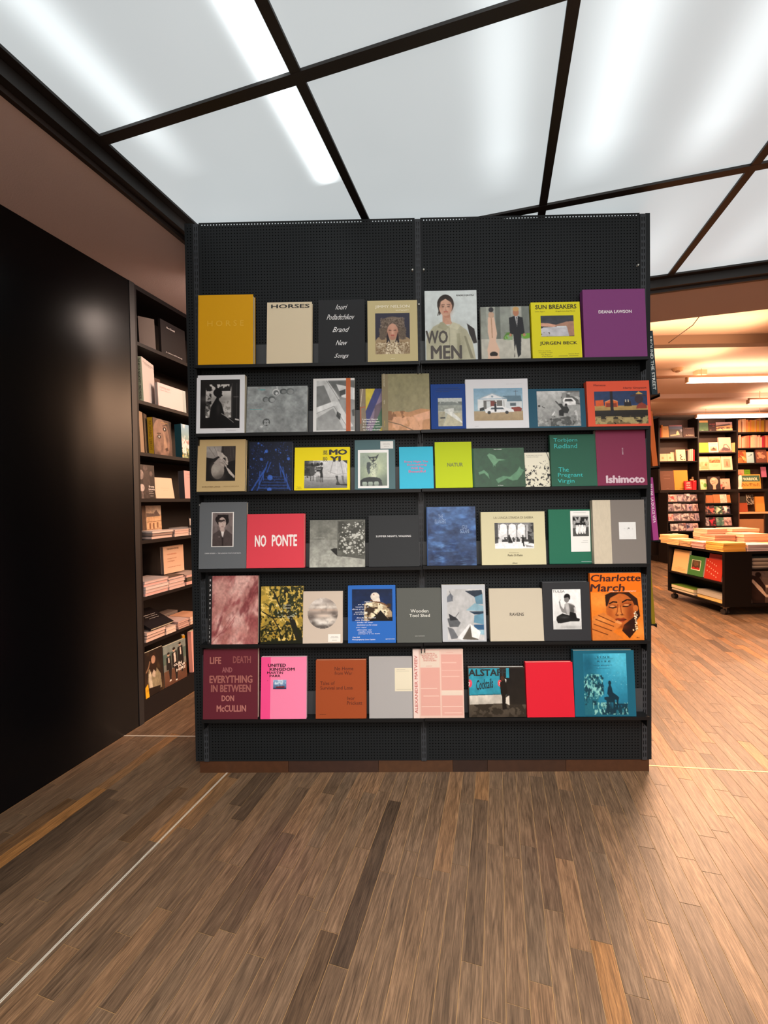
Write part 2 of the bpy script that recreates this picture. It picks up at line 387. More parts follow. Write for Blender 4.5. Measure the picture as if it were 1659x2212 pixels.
# the luminous ceiling: diffuser panes in a dark grid, fluorescent tubes showing through
def diffuser():
    m = bpy.data.materials.new('lit_diffuser'); m.use_nodes = True; nt = m.node_tree; b = nt.nodes['Principled BSDF']; N = nt.nodes.new; K = nt.links.new
    geo = N('ShaderNodeNewGeometry'); vr = N('ShaderNodeVectorRotate'); vr.rotation_type = 'Z_AXIS'; vr.inputs['Angle'].default_value = PHI
    K(geo.outputs['Position'], vr.inputs['Vector']); sp = N('ShaderNodeSeparateXYZ'); K(vr.outputs[0], sp.inputs[0])
    def M(op, *a):
        n = N('ShaderNodeMath'); n.operation = op
        for i, x in enumerate(a):
            if isinstance(x, (int, float)): n.inputs[i].default_value = x
            else: K(x, n.inputs[i])
        return n.outputs[0]
    nz = N('ShaderNodeTexNoise'); nz.inputs['Scale'].default_value = 1.3; K(geo.outputs['Position'], nz.inputs['Vector'])
    tot = None; core = None
    for bi, wd, st, end in ((-1.40, .085, .46, 1.62), (-.785, .048, 2.4, 1.83), (.03, .10, .34, 2.15), (.44, .12, .5, 2.2), (.89, .11, .42, 2.25), (1.42, .12, .4, 2.4), (1.9, .12, .4, 2.4), (2.4, .12, .4, 2.4)):
        d = M('DIVIDE', M('SUBTRACT', sp.outputs['X'], bi), wd); g = M('EXPONENT', M('MULTIPLY', M('MULTIPLY', d, d), -1))
        soft = .05 if wd < .05 else .28
        e = M('SMOOTH_MIN', 1, M('MAXIMUM', 0, M('DIVIDE', M('SUBTRACT', end, sp.outputs['Y']), soft)), .1)
        v = M('MULTIPLY', M('MULTIPLY', g, e), st); tot = v if tot is None else M('ADD', tot, v)
    for bi in (.5, .95, 1.5):   # the next row of tubes
        d = M('DIVIDE', M('SUBTRACT', sp.outputs['X'], bi), .14); g = M('EXPONENT', M('MULTIPLY', M('MULTIPLY', d, d), -1))
        d2 = M('DIVIDE', M('SUBTRACT', sp.outputs['Y'], 2.85), .35); g2 = M('EXPONENT', M('MULTIPLY', M('MULTIPLY', d2, d2), -1))
        tot = M('ADD', tot, M('MULTIPLY', M('MULTIPLY', g, g2), .18))
    st = M('ADD', M('ADD', tot, .50), M('MULTIPLY', nz.outputs['Fac'], .12))
    b.inputs['Emission Color'].default_value = (.90, .98, 1.0, 1); K(st, b.inputs['Emission Strength'])
    b.inputs['Base Color'].default_value = (.25, .26, .27, 1); b.inputs['Roughness'].default_value = .5
    return m
DIFF = diffuser()
ce = tag(empty('luminous_ceiling', ab(A3, B0, HC)), 'luminous ceiling of white diffuser panes in a dark metal grid', 'ceiling light')
ce['kind'] = 'thing'; CI = Matrix.Translation(Vector(ab(A3, B0, HC))).inverted()
def lslab(*a, **k):
    o = slab(*a, **k); o.parent = ce; o.matrix_parent_inverse = CI; return o
nb, na = 7, 6
for i in range(na):
    for j in range(nb):
        lslab('diffuser_pane', A3 - (i + 1) * S + .02, A3 - i * S - .02, B0 + j * S + .02, B0 + (j + 1) * S - .02, HC + .012, HC + .018, DIFF)
for i in range(na + 1):
    a = A3 - i * S; lslab('grid_bar', a - .02, a + .02, B0 - .02, B0 + nb * S + .02, HC, HC + .05, DARKFRAME)
for j in range(nb + 1):
    b = B0 + j * S; lslab('grid_bar', A3 - na * S, A3, b - .02, b + .02, HC + .001, HC + .05, DARKFRAME)
lslab('edge_trim', A3 - na * S, A3 + .06, B0 - .06, B0 - .022, HC - .055, HC + .05, DARKFRAME)
lslab('edge_trim', A3 + .022, A3 + .06, B0 - .06, B0 + nb * S, HC - .055, HC + .05, DARKFRAME)
lslab('edge_trim', A3 - na * S, A3 + .085, B0 - .085, B0 - .062, HC - .075, HC + .05, mat('2a211d', .5))
lslab('edge_trim', A3 + .062, A3 + .085, B0 - .085, B0 + nb * S, HC - .075, HC + .05, mat('2a211d', .5))
structure(slab('ceiling_void', A3 - na * S - .1, 3.83, B0 - .7, B0 + nb * S + .1, 3.13, 3.2, mat('303030', .8)))
# back room: pale warm ceiling with shallow beams, walls round it
WARM = mat('e2c8b4', .8, bump=.1, scale=60)
structure(MB().box(-4, 12, -5, 11, 3.42, 3.5).build('ceiling', WARM))
v = [ab(3.83, B0 - .7, 2.986), ab(3.83, 9, 2.986), ab(3.83, 9, 3.42), ab(3.83, B0 - .7, 3.42), ab(3.80, B0 - .7, 2.99), ab(3.80, 9, 2.99), ab(3.80, 9, 3.42), ab(3.80, B0 - .7, 3.42)]
structure(meshobj('trim_6', v, [(0, 1, 2, 3), (7, 6, 5, 4), (0, 4, 5, 1), (2, 6, 7, 3)], WARM))
for i, (y, z0, dy) in enumerate(((4.75, 3.31, .12), (7.45, 3.34, .25))):
    structure(MB().box(1.2, 12, y, y + dy, z0, 3.42).build('ceiling_beam', mat('8f7866' if i == 0 else 'd8bca8', .8)))
structure(MB().box(-4, 12, 10.2, 10.4, 0, 3.42).build('wall_back', mat('2a2523', .7)))
structure(MB().box(11.8, 12, -5, 10.4, 0, 3.42).build('wall_right', mat('6a5548', .8)))
structure(MB().box(-4, 12, -5.2, -5, 0, 3.42).build('wall_front', mat('4a423c', .8)))
structure(MB().box(-4.2, -4, -5, 10.4, 0, 3.42).build('wall_left_outer', mat('2a2523', .8)))
structure(MB().box(5.86, 6.24, 9.5, 10.2, 0, 3.5).build('wall_pier', mat('2b2c31', .5)))
# strip lights of the back room
def strip_light(x0, x1, y, z, label, rail0=None):
    o = tag(empty('strip_light', (x0, y, z)), label, 'light', 'warm strip lights of the back room')
    MB().box((rail0 if rail0 is not None else x0) - x0, x1 - x0 + .05, -.02, .02, .045, .075).build('rail', mat('9a7860', .5), o)
    for hx0 in (-.02, x1 - x0): MB().box(hx0, hx0 + .02, -.03, .03, -.03, .044).build('end_cap', mat('caa98c', .5), o)
    MB().cyl((0, 0, 0), (x1 - x0, 0, 0), .038, 14).build('tube', mat((1, .80, .70), .5, emit=9), o)
    for hx0 in (.2, x1 - x0 - .22): MB().box(hx0, hx0 + .006, -.003, .003, .076, 3.42 - z).build('hanger', mat('c8a084', .5), o)
strip_light(4.36, 6.0, 6.0, 3.24, 'long warm strip light nearest the luminous ceiling', 3.6)
strip_light(6.45, 8.1, 7.35, 3.22, 'warm strip light at the right edge, between the other two')
strip_light(6.55, 8.13, 8.75, 3.25, 'warm strip light hanging just above the far bookcase', 5.6)
o = tag(empty('ceiling_sensor', (4.2, 5.98, 3.42)), 'small round white sensor on the warm ceiling', 'sensor')
MB().cyl((0, 0, -.04), (0, 0, 0), .06, 20, r2=.08).build('housing', mat('d9b58f', .6), o); MB().cyl((0, 0, -.055), (0, 0, -.04), .03, 16).build('lens', mat('a88a70', .4), o)
o = tag(empty('emergency_light', (4.62, 6.1, 3.42)), 'small square white box on the ceiling beside the round sensor', 'lamp')
MB().box(-.07, .07, -.05, .05, -.07, 0).build('housing', mat('e6c79f', .6), o); MB().box(-.055, .055, -.052, -.05, -.06, -.01).build('lens', mat('d9c0a0', .3), o)
o = tag(empty('ceiling_cable', (3.2, 4.2, 3.42)), 'thin dark cable hooked out of the warm ceiling above the beam', 'cable')
MB().cyl((0, 0, 0), (-.02, .1, -.08), .005, 6).cyl((-.02, .1, -.08), (-.06, .42, -.14), .005, 6).build('wire', mat('3a2a22', .6), o)

# ================================================================ the display wall
def perforated(x0, x1, z0, z1, pitch, hole, margin, rows_from_top=.012, slot=None):
    """sheet in the xz plane with real square holes; returns verts, faces"""
    def cuts(a, b, p, h, mg):
        n = int((b - a - 2 * mg) / p); st = (b - a - (n - 1) * p) / 2
        c = [a]
        for i in range(n):
            q = a + st + i * p; c += [q - h / 2, q + h / 2]
        return np.array(c + [b])
    hx_, hz_ = hole; xs = cuts(x0, x1, pitch[0], hx_, margin[0]); zs = cuts(z0, z1, pitch[1], hz_, margin[1])
    nx, nz = len(xs), len(zs); X, Z = np.meshgrid(xs, zs)
    v = np.stack([X, np.zeros_like(X), Z], -1).reshape(-1, 3)
    I, J = np.meshgrid(np.arange(nz - 1), np.arange(nx - 1), indexing='ij'); keep = ~((I % 2 == 1) & (J % 2 == 1))
    i = (I[keep] * nx + J[keep]); f = np.stack([i, i + 1, i + nx + 1, i + nx], 1)
    return v, f
def sheet(name, v, f, mt, parent, loc):
    me = bpy.data.meshes.new(name); me.vertices.add(len(v)); me.vertices.foreach_set('co', v.ravel())
    me.loops.add(len(f) * 4); me.loops.foreach_set('vertex_index', f.ravel().astype(np.int32)); me.polygons.add(len(f)); me.polygons.foreach_set('loop_start', np.arange(0, len(f) * 4, 4, dtype=np.int32))
    me.update(calc_edges=True); me.materials.append(mt); o = bpy.data.objects.new(name, me); o.location = loc; return link(o, parent)
UX0, UX1, UH = -1.1445, 1.3635, 3.024
XL, XM, XR = -1.082, .121, 1.324        # upright centres
STEEL = mat('1b1e20', .55, bump=.15, scale=700, spec=.2); STEEL2 = mat('101112', .5, spec=.3); PLATE = mat('3a3d40', .45)
du = tag(empty('display_wall', (0, YU, 0)), 'tall black perforated steel display wall holding six rows of books', 'display stand')
ZB = .068
for x0, x1 in ((XL + .0152, XM - .0152), (XM + .0152, XR - .0152)):
    v, f = perforated(x0, x1, ZB, UH - .002, (.016, .016), (.0054, .0054), (.006, .004))
    sheet('perforated_panel', v, f, STEEL, du, (0, 0, 0))
    MB().box(x0, x1, .0125, .0128, ZB, UH - .0145).build('inner_panel', mat('020202', .9, spec=.1), du)
for x0, x1 in ((UX0, XL - .014), (XR + .014, UX1)):
    v, f = perforated(x0, x1, ZB, UH - .004, (.016, .016), (.0054, .0054), (.006, .004))
    sheet('perforated_flange', v, f, STEEL, du, (0, 0, 0))
    MB().box(x0, x1, .0125, .0128, ZB, UH - .0145).build('inner_panel', mat('020202', .9, spec=.1), du)
for x in (XL, XM, XR):
    v, f = perforated(x - .0135, x + .0135, ZB, UH - .01, (.0115, .034), (.0042, .022), (.001, .008))
    u = sheet('slotted_upright', v, f, mat('33363a', .45, spec=.3), du, (0, -.004, 0))
    o = MB().box(x - .0135, x + .0135, 0, .004, ZB, UH - .01).box(x - .0150, x - .0135, -.004, .004, ZB, UH - .01).box(x + .0135, x + .0150, -.004, .004, ZB, UH - .01).build('channel', mat('121314', .5), u)
    o.location = (0, .004, 0)
for x, z in ((XM + .002, 2.555), (XM - .03, 2.74), (XM + .03, 2.74), (XR - .03, 2.74), (XL - .005, 1.49), (XL + .003, .705), (XM + .004, 2.18)):
    MB().cyl((x, -.012, z), (x, .002, z), .0045, 10).build('screw', mat('c4c4bc', .3, .3), du)
# carcass behind the panels
MB().box(UX0, UX0 + .02, .013, .48, ZB, UH - .02).build('side_panel', BLACK, du)
MB().box(UX1 - .02, UX1, .013, .48, ZB, UH - .02).build('side_panel', BLACK, du)
MB().box(UX0 + .02, UX1 - .02, .46, .48, 0, 2.9).build('back_panel', BLACK, du)
pl = [UX0 + .02, -.63, -.13, .28, .47, .9, UX1 - .01]
for p, q in zip(pl, pl[1:]):
    MB().box(p + .001, q - .001, .004, .02, .0, .066).build('plinth_board', mat({0: '4a2c19', 1: '38231a', 2: '4c301c', 3: '2c1b14', 4: '3c2518'}[pl.index(p) % 5], .45, vary=.3, scale=30), du)
MB().box(UX0 + .025, UX1 - .015, .0205, .46, 0, ZB - .001).build('plinth_core', mat('0d0c0b', .7), du)
ROWZ = [2.232, 1.869, 1.559, 1.147, .740, .334]
for z in ROWZ:
    for k, (x0, x1) in enumerate(((XL + .006, XM - .003), (XM + .003, XR - .008))):
        dz = .003 * k
        s_ = MB().box(x0, x1, -.063, -.001, z - .004 + dz, z - .0015 + dz).box(x0, x1, -.065, -.063, z - .016 + dz, z + .0005 + dz)
        s_.box(x0, x0 + .002, -.063, -.001, z - .016 + dz, z - .004 + dz).box(x1 - .002, x1, -.063, -.001, z - .016 + dz, z - .004 + dz)
        s_ = s_.build('shelf', STEEL2, du)
        MB().box(x0 + .004, x1 - .004, -.006, -.004, z - .0015 + dz, z + .125 + dz).build('back_plate', PLATE, s_)
        for bx in (x0 + .004, x1 - .008): MB().box(bx, bx + .004, -.05, -.001, z - .06 + dz, z - .004 + dz).build('bracket', STEEL2, s_)
# ================================================================ books on the display wall
D = '––––––'          # rows of print too small to read
ROWN = ['top', 'second', 'third', 'fourth', 'fifth', 'bottom']
def B(row, x, W, H, cover, label, pics=(), texts=(), T=.022, dy=0., **k):
    z = ROWZ[row] + (.003 if x > .11 else 0)
    lean = math.asin(max(.015, (.052 - T - max(dy, 0))) / H) if dy >= 0 else math.asin((.052 - T) / H)
    return book((x, YU - .0610 + dy, z), W, H, T, cover, label, 'books on the %s row of the display wall' % ROWN[row], pics=pics, texts=texts, lean=lean, **k)
CL = dict(cloth=.5)
PB = dict(hard=False, rough=.4)
# --- top row
B(0, -1.055, .294, .376, 'e0a406', 'large bright yellow cloth hardcover with faint blind-stamped HORSE', texts=['H O R S E|50|41|66|8|e9b530|.0'], T=.034, **CL)
B(0, -.690, .240, .337, 'e6d6b6', 'cream hardcover with black wide capitals HORSES at its top', texts=['HORSES|52|6.8|86|6.4|171414|.03'], **CL)
B(0, -.415, .247, .345, '2a2b2d', 'black hardcover with five lines of white italic script', texts=['Iouri|50|12|26|8|f2f2f2|0|.5', 'Podladtchikov|48|28|60|8.5|f2f2f2|0|.5', 'Brand|49|48|37|8|f2f2f2|0|.5', 'New|50|69|25|8|f2f2f2|0|.5', 'Songs|50|90.5|31|8.5|f2f2f2|0|.5'], spine='4a4b4d', **CL)
B(0, -.153, .265, .335, 'cbbd8e', 'sand-coloured hardcover with portrait of a child in a fur hat', [(15.5, 21, 84.5, 88, 'g 3b3a4a 2e2c36;E 50 92 56 34 bca98a;E 20 78 22 22 a8906e;E 82 80 24 22 a8906e;E 50 26 33 17 75665a;E 26 44 12 22 5e5044 15;E 74 44 12 22 5e5044 -15;S 500 1.5 8a7a6c 16 12 84 36;S 260 1.2 4e4238 16 14 84 40;S 160 1.5 6e6052 12 36 34 64;S 160 1.5 6e6052 66 36 88 64;E 50 45 15.5 19 d2a088;D 40 48 6 12 a8745e .6;D 61 48 6 12 a8745e .6;D 50 56 8 4 c07a66 .5;E 50 61 8 5 b98670;P 2b2024 35 46 30 92 44 74 38 56;P 2b2024 65 46 72 92 56 74 62 56;L 2c1a18 2 40 42 46 42.6;L 2c1a18 2 54 42.6 60 42;L a8463e 2.2 46 54.5 54 54.5;D 50 48 2.4 4 e4b8a0 .7;P efe3c4 38 66 50 98 30 100;P efe3c4 62 66 50 98 72 100;S 420 1.8 e4d6b8 4 72 96 100;S 260 1.5 8b7353 4 70 96 100;D 10 92 14 14 7a6448 .5;D 90 92 14 14 7a6448 .5;B 2')],
  ['JIMMY NELSON|50|10.8|69|6|f7f2de|.01', 'HUMANITY|70|16.6|26|2.6|f4eed6', 'teNeues|50|95.5|8|2|f4eed6'])
B(0, .152, .274, .373, 'd4dcdc', 'tall pale paperback WOMEN with young woman in a beige jacket', [(0, 0, 100, 100, 'g d9e3e3 ccd6d6;E 40 20 16 14 2e2622;P 2e2622 24 20 28 36 32 32;L 2e2622 1.5 27 30 25 36;P c99a82 34 32 48 32 50 44 54 49 32 49 34 44;P c08c74 36 36 48 36 46 40 38 39;E 40 24 12.5 12.5 dcb29a;P 2e2622 27.5 22 31 13 39 8 47 10 52 15 53.5 24 50 17 40 12 31 16 29 26;D 33 24 5 8 c08c74 .5;D 49 24 5 9 b98670 .6;D 41 33 8 3 b98670 .5;P bcbaa0 6 62 16 52 29 47 33 46 40 51 47 50 54 46 66 50 80 58 90 74 96 100 2 100 2 72;P a5a389 29 46 34 45 46 53 38 58 24 53;P cfcdb2 46 53 54 46 68 50 62 57;L 8c8a70 1 46 53 47 70 46 100;P 34302e 80 48 94 56 99 76 92 77 84 62;P 8f8d76 74 66 78 66 92 98 86 98;P 9b997f 60 62 66 62 70 100 62 100;D 22 70 10 20 9b9980 .5;D 70 76 8 20 9b9980 .5;D 54 62 8 14 d2d0b6 .6;N .06 12 16;L 3a2a26 1 32 21 38 20.6;L 3a2a26 1 43 20.6 49 21;L 2a2422 1.1 33 23.6 37 23.4;L 2a2422 1.1 43.5 23.4 47.5 23.6;L b0483e 1.5 37 31 40 30.6 44 31;L b58672 .9 41 23.5 39.4 28;L a07260 1 39 28.6 42.4 28.6;B 1')],
  ['RINEKE DIJKSTRA|78|7.6|34|3|4a4a4a|.02', 'WO|22|67|43|19|4b4540|.045', 'MEN|40|89|60|19.5|4b4540|.045'], T=.03, page='eceae4', **PB)
B(0, .447, .256, .285, 'c9c9bf', 'square photo cover with suited man beside an upside-down pale figure', [(0, 0, 100, 100, 'g 8d938b a5a89c;G a8ada4 9aa096 12 0 30 62;G 747b74 6d746c 30 0 40 62;G b3b7ae a3a79d 62 0 100 62;G 7e857e 757b74 84 0 100 60;G 9aa098 8f958c 40 0 62 62;G c7c6ba bdbcaf 0 62 100 100;N .12 8 8;M 5c8a3c .5 8 6 46 50 64 64;E 56 60 8 5 8fae84;M 6faa3c .42 8 6 50 56 62 62;E 90 58 10 5 86a878;M 6faa3c .42 8 6 82 52 100 62;P e3c0a8 15 20 28 20 33 52 30 66 37 82 34 99 14 99 12 82 17 64 14 48;P b99478 21 22 23 22 24 60 22 60;E 22 16 6 6 c9a890;E 22 6 5 5 3a3a3c;E 25 91 8 5 2c2420;P e3c0a8 14 94 36 94 38 100 12 100;P 27282b 58 22 72 18 86 22 89 52 82 54 80 92 74 98 70 72 66 98 68 96 66 54 59 52;P d8dadb 70 19 76 19 74 40;P 1b1b1d 72.4 20 74 20 73.6 40;E 72.5 11.5 6 8 b98062;E 72.5 5.5 6.4 4.4 c9a26a;E 60 55 2.6 3 c08a6c;E 88 55 2.6 3 c08a6c;B 1')], T=.026, **PB)
B(0, .714, .258, .306, 'e4dc22', 'yellow paperback SUN BREAKERS with a small landscape photo', [(19, 24.5, 86, 62, 'g 45484e 3c3e44;N .15 4 4;P b58a74 0 34 20 36 46 44 78 30 100 28 100 96 82 96 78 58 0 46;P d8a48c 0 36 26 38 46 46 40 56 0 50;P c9c9cf 8 56 78 52 84 98 0 98 0 62;P dfe2e4 48 50 76 50 76 58 48 58;M 3c3a24 .62 10 8 0 80 26 100;N .12 6 6')],
  ['SUN BREAKERS|51|8.6|84|7.8|2a2815|.02', 'Lake Sagun|18|17|20|2.6|6a641c|.0|.2', 'Brugsbuzen-Guy Martin|70|17|40|2.6|6a641c|.0|.2', 'JÜRGEN BECK|53|74|76|8.4|2a2815|.02', 'With an essay by|24|87.5|26|2|6a641c|0|.2', 'Dorothea Unwgan|26|90.8|28|2|6a641c|0|.2', 'The distance|27|94|20|2|6a641c|0|.2', 'of the Portrait|29|97|22|2|6a641c|0|.2', 'Spector Books|83|93.5|22|2|6a641c|0|.2', D + '  ' + D + '|72|97|40|.5|6a641c'], **PB)
B(0, .984, .326, .363, '84407c', 'large purple cloth hardcover reading DEANA LAWSON', texts=['DEANA LAWSON|51|33.5|53|4.6|f4ecf2|.04'], T=.03, spine='7a3a74', **CL)
# --- second row
B(1, -1.073, .258, .315, 'e6e7ea', 'white cover with black-and-white silhouette seated at a window', [(8, 8, 90, 91.5, 'g 1c1a19 161413;G d3cfca b4b1ad 14 10 88 44;D 50 40 40 6 8f8c88 .8;G a9a6a2 d0cdc8 14 44 88 78;N .1 6 6;M 8b8883 .52 22 16 14 44 88 78;M 1c1a19 .50 14 9 14 8 88 24;M 1c1a19 .54 10 18 12 10 28 60;M 4a4845 .56 12 20 12 20 26 78;G 1d1b1a 161413 78 8 100 100;L 55524e 1 80 8 80 84;L 3b3836 1.4 92 8 92 78;L 8a8784 1 84 36 96 36;P 141211 0 80 40 76 100 84 100 100 0 100;P c9c5c1 88 80 98 82 98 85 88 83;E 44 27 11 8.5 100e0e;P 100e0e 34 24 40 18 50 18 54 24 54 34 50 38 42 38;P 0e0d0d 54 30 56.5 33 54 35;P 0e0d0d 42 36 48 36 47 42 54 50 58 62 62 74 96 100 20 100 27 56 36 44;D 46 60 5 12 2e2b29 .8;L a8a5a1 1.5 54 70 66 76 72 80;L 8a8784 1.4 72 80 84 88;B 1')], ['–––––––––––|72|95.5|22|.4|8a8a8a'], T=.03, **PB)
B(1, -.805, .324, .253, '8f9393', 'grey landscape-format cover of stones on pale ground', [(0, 0, 100, 100, 'g 9aa0a0 8c9090;N .22 9 7;W 6f7474 .55 6 6 .5;W b9bcbc .6 5 5 .4;E 48 14 6 8 c9cccc;E 48 15 4.6 6 6d7272;E 49 16 2 3 d8dada;L c9cccc 1.6 49 0 50 8;E 60 12 6 6 4f5454;E 61 13 4 4 7c8080;E 71 12 7 7 666b6b;E 72 13 5 5 8d9191;E 31 29 5 6 5d6262;E 32 30 3.6 4.4 858a8a;E 41 29 6 7 565b5b;E 42 30 4.4 5 a0a4a4;E 33 78 6 8 4c5050;E 31 76 2.2 3 9a9e9e;E 35 76 2.2 3 9a9e9e;E 31 82 2.2 3 9a9e9e;E 35.5 82 2.2 3 9a9e9e;E 25 87 2.6 2 c9cccc;N .1 30 24;B 1')], ['–C–|19|7|4|2|22b8bc', 'Bxxxt|26|7|8|3|22b8bc|.02', D + '––|15|50|20|.7|22b8bc'])
B(1, -.449, .221, .290, 'e4e4e2', 'white cover of grey partition walls with an orange vertical band', [(8, 4, 100, 98, 'g 8a8c8c a5a7a6;P c9cbca 0 0 30 0 60 36 92 100 70 96 44 56 0 76;P 777978 0 12 20 10 40 46 40 50 0 58;P 6a6c6b 30 2 100 2 100 30 62 34;P dcdedd 52 8 100 16 100 40 66 34;P 9b9d9c 56 38 98 42 98 86 76 70;P e6e8e7 0 54 46 42 54 50 4 66;P d9dbda 46 42 58 44 96 92 80 96;P 4a4c4b 60 22 76 18 76 28 62 32;P 3c3e3d 54 62 64 68 62 80 52 72;P 525453 92 60 100 58 100 72 94 72;L 6f7170 1 0 66 46 52 84 98;L 727473 1 26 0 60 42;N .14 8 8;B 1'), (79.5, 0, 90.5, 100, 'g c8642e bc5a28;N .06 4 8')], **PB)
B(1, -.202, .134, .234, 'c7c3b6', 'small cover with diagonal yellow, violet and green stripes', [(0, 0, 100, 100, 'g b5a48c 4c5a50;P 8a7a66 0 0 24 0 24 100 0 100;L b8552e 3 0 44 24 42;L b8552e 3 4 44 4 80;L c9bda4 3 12 0 4 40;P d9c53c 24 0 62 0 24 52;P 343a78 62 0 92 0 28 86 24 52;P 8a7690 92 0 100 0 100 26 46 100 24 92;P 6a5866 60 40 90 30 80 70 56 72;P 3a6a4a 100 28 100 78 62 100 46 100;P d2bc34 100 72 100 100 76 100;N .1 6 6')],
  ['Lucien Hervé|42|71|62|3.6|f4f4f0|.02', 'Building Images:|46|77|66|4|f4f4f0|.02', '{ Constructions|46|83|66|3.6|f4f4f0|.02', 'through the camera|50|89|80|4|f4f4f0|.02', 'to Le Corbusier|48|95|70|3.6|f4f4f0|.02'], T=.014, dy=.024, **PB)
B(1, -.082, .253, .306, '8e8264', 'olive and ochre landscape cover with a black spine strip', [(13, 0, 100, 100, 'g 8d8762 948a66;W a29a74 .5 4 3 .6;W 6e6a4a .6 5 4 .4;P c08a5c 0 70 20 66 50 68 78 62 100 64 100 100 0 100;M 8a5c34 .5 8 5 0 66 60 82;M d8a078 .5 7 6 10 76 100 100;P e0a884 60 74 100 66 100 80 70 84;L 6a5236 2 0 84 30 90 60 100;N .1 14 14;B 1')],
  ['ACROSS THE DESERT|5|11|24|3|d8d0b4|.0|0|-90', 'NEW|5|50|7|2.6|d8d0b4|.0|0|-90', 'PHOTO|5|88|10|2.6|d8b860|.0|0|-90'], T=.026, spine='232425')
B(1, .178, .187, .246, '20458f', 'small blue cover with a pale river photograph', [(20, 31.5, 88, 94, 'g b9c0bc a9a894;G c2c8c4 b4bab4 0 0 100 22;M 6e7672 .45 9 4 0 14 100 26;P 7c8480 4 20 40 14 70 16 96 22 96 28 0 28;G 9aa098 8f958c 0 26 100 46;P d5d8d2 28 40 66 36 66 50 24 54;P bdb89e 20 100 40 56 96 52 100 100;P a9a48c 0 50 30 48 20 100 0 100;P 3c3e3c 10 68 30 67 30 72 10 73;P e0e2dc 30 50 60 50 90 74 100 90 80 80;N .12 12 12;B 1')], ['––– –––– ––––|50|9|60|.7|16305f', '–––––– ––– ––––|50|13|66|.7|16305f', '––– –––|34|17|36|.7|16305f'], **CL)
B(1, .362, .330, .266, 'dfe0e4', 'white landscape-format cover with a house and a parked white car', [(13, 19, 91, 84.5, 'g 7fa6c0 a9c4cc;G b09c7c a58f6c 0 70 100 100;N .05 8 6;P 5f7c8c 60 24 96 24 98 42 56 42;P 9fb4c0 8 32 38 14 68 32;P e6e8ea 13 32 38 18 62 32;P dfe3e4 8 34 68 34 68 68 8 68;P 6b6a66 12 38 62 38 62 64 12 64;P dfe3e4 12 36 20 36 20 66 12 66;P cfd5d6 26 40 34 40 34 66 26 66;P 7a3c34 34 40 42 40 42 62 34 62;P dfe3e4 44 36 47 36 47 66 44 66;P dfe3e4 58 36 61 36 61 66 58 66;P d5dcdf 66 42 98 42 98 68 66 68;P 56646c 74 46 86 46 86 56 74 56;E 38 26 2.4 3 8fa4b0;P 8a3b30 76 60 92 58 98 64 96 72 78 72;P eceeef 22 66 32 58 36 56 60 56 68 62 80 66 82 74 24 76;P 4a5660 36 60 58 60 62 65 34 65;E 31 75 3.4 5 2a2a2a;E 67 75 3.4 5 2a2a2a;L 20242c 4 44 50 44 70;E 44 45 2.4 3.4 5a3c2c;P 2c2e2c 12 62 20 58 22 68 12 70;L 565e64 .8 86 8 86 24;L 565e64 .8 82 11 90 11;N .06 20 16')], ['–––– –––––– · ––––––|78|10.6|26|.5|9a9a9e', '––––|16.5|95.5|6|.5|9a9a9e'], T=.028)
B(1, .694, .303, .213, '24566c', 'teal landscape-format cover with black-and-white beach scene', [(16, 6.5, 91, 96, 'g c6c8c6 7e807e;M a4a6a4 .5 12 12 0 40 100 100;P 6a6c6a 62 0 80 6 100 20 100 0;P 5a5c5a 56 18 66 8 80 12 96 26 100 40 60 34;M 8d8f8d .52 10 8 56 4 100 34;P ecedec 60 26 64 20 82 20 90 30 90 40 62 40;P 3c3e3c 66 23 80 23 84 30 64 30;E 67 40 3 4 222;L 4a4c4a 3 44 30 58 50;P 262826 50 36 58 36 60 44 70 44 74 54 70 64 60 62;P 161716 50 56 56 52 62 58 60 72 50 70;L dfe0df 3 20 82 34 70 40 60;L 1e1f1e 1.6 22 86 40 72;P c9cac9 84 70 86 56 90 54 93 70 92 84 85 86;L 2c2e2c 1.2 86 62 86 84;E 5 42 3 3 2c2e2c;L 2c2e2c 1.4 12 44 18 48;P 4e504e 30 80 70 72 90 84 80 100 30 100;M 8a8c8a .5 14 10 20 70 90 100;N .16 16 14;B 1')], T=.018, dy=.012)
B(1, 1.001, .329, .244, 'e2583c', 'orange-red cover Morocco with painterly market photo, overhanging the row end', [(11.5, 23, 95.5, 95, 'g 2c3f66 3a4e74;P 2a3c60 0 0 100 0 100 40 0 40;G b59458 a88a52 0 44 100 58;P d05a2c 2 28 17 26 18 44 2 46;P d9662c 20 32 32 24 44 30 44 48 20 48;L e9b89a 1 20 33 32 25 44 31;P 8a3a28 22 36 42 36 42 48 22 48;P 2a2426 56 32 68 30 70 46 56 46;P c7bca8 58 26 60 26 60 34 58 34;P c7bca8 63 26 65 26 65 34 63 34;P 8f3c2c 80 44 88 34 98 44 98 54 78 54;P 3c3440 68 14 80 8 98 14 98 18 68 18;E 84 26 8 12 3a2c34;P c9a050 78 10 84 2 92 10;G 2c2620 1e1a16 0 58 100 76;P 242026 30 0 35 0 36 70 30 72;G 8f7f58 6a5c3c 0 76 100 100;M 2a241c .5 10 6 0 72 100 84;M a89868 .5 12 6 0 80 100 100;M 1c1814 .62 10 5 0 88 100 100;N .1 18 14')], ['Morocco|21|9|19|4.2|6e2014|.02', 'Harry Gruyaert|77|16.5|37|4.8|6e2014|.02'], T=.03)
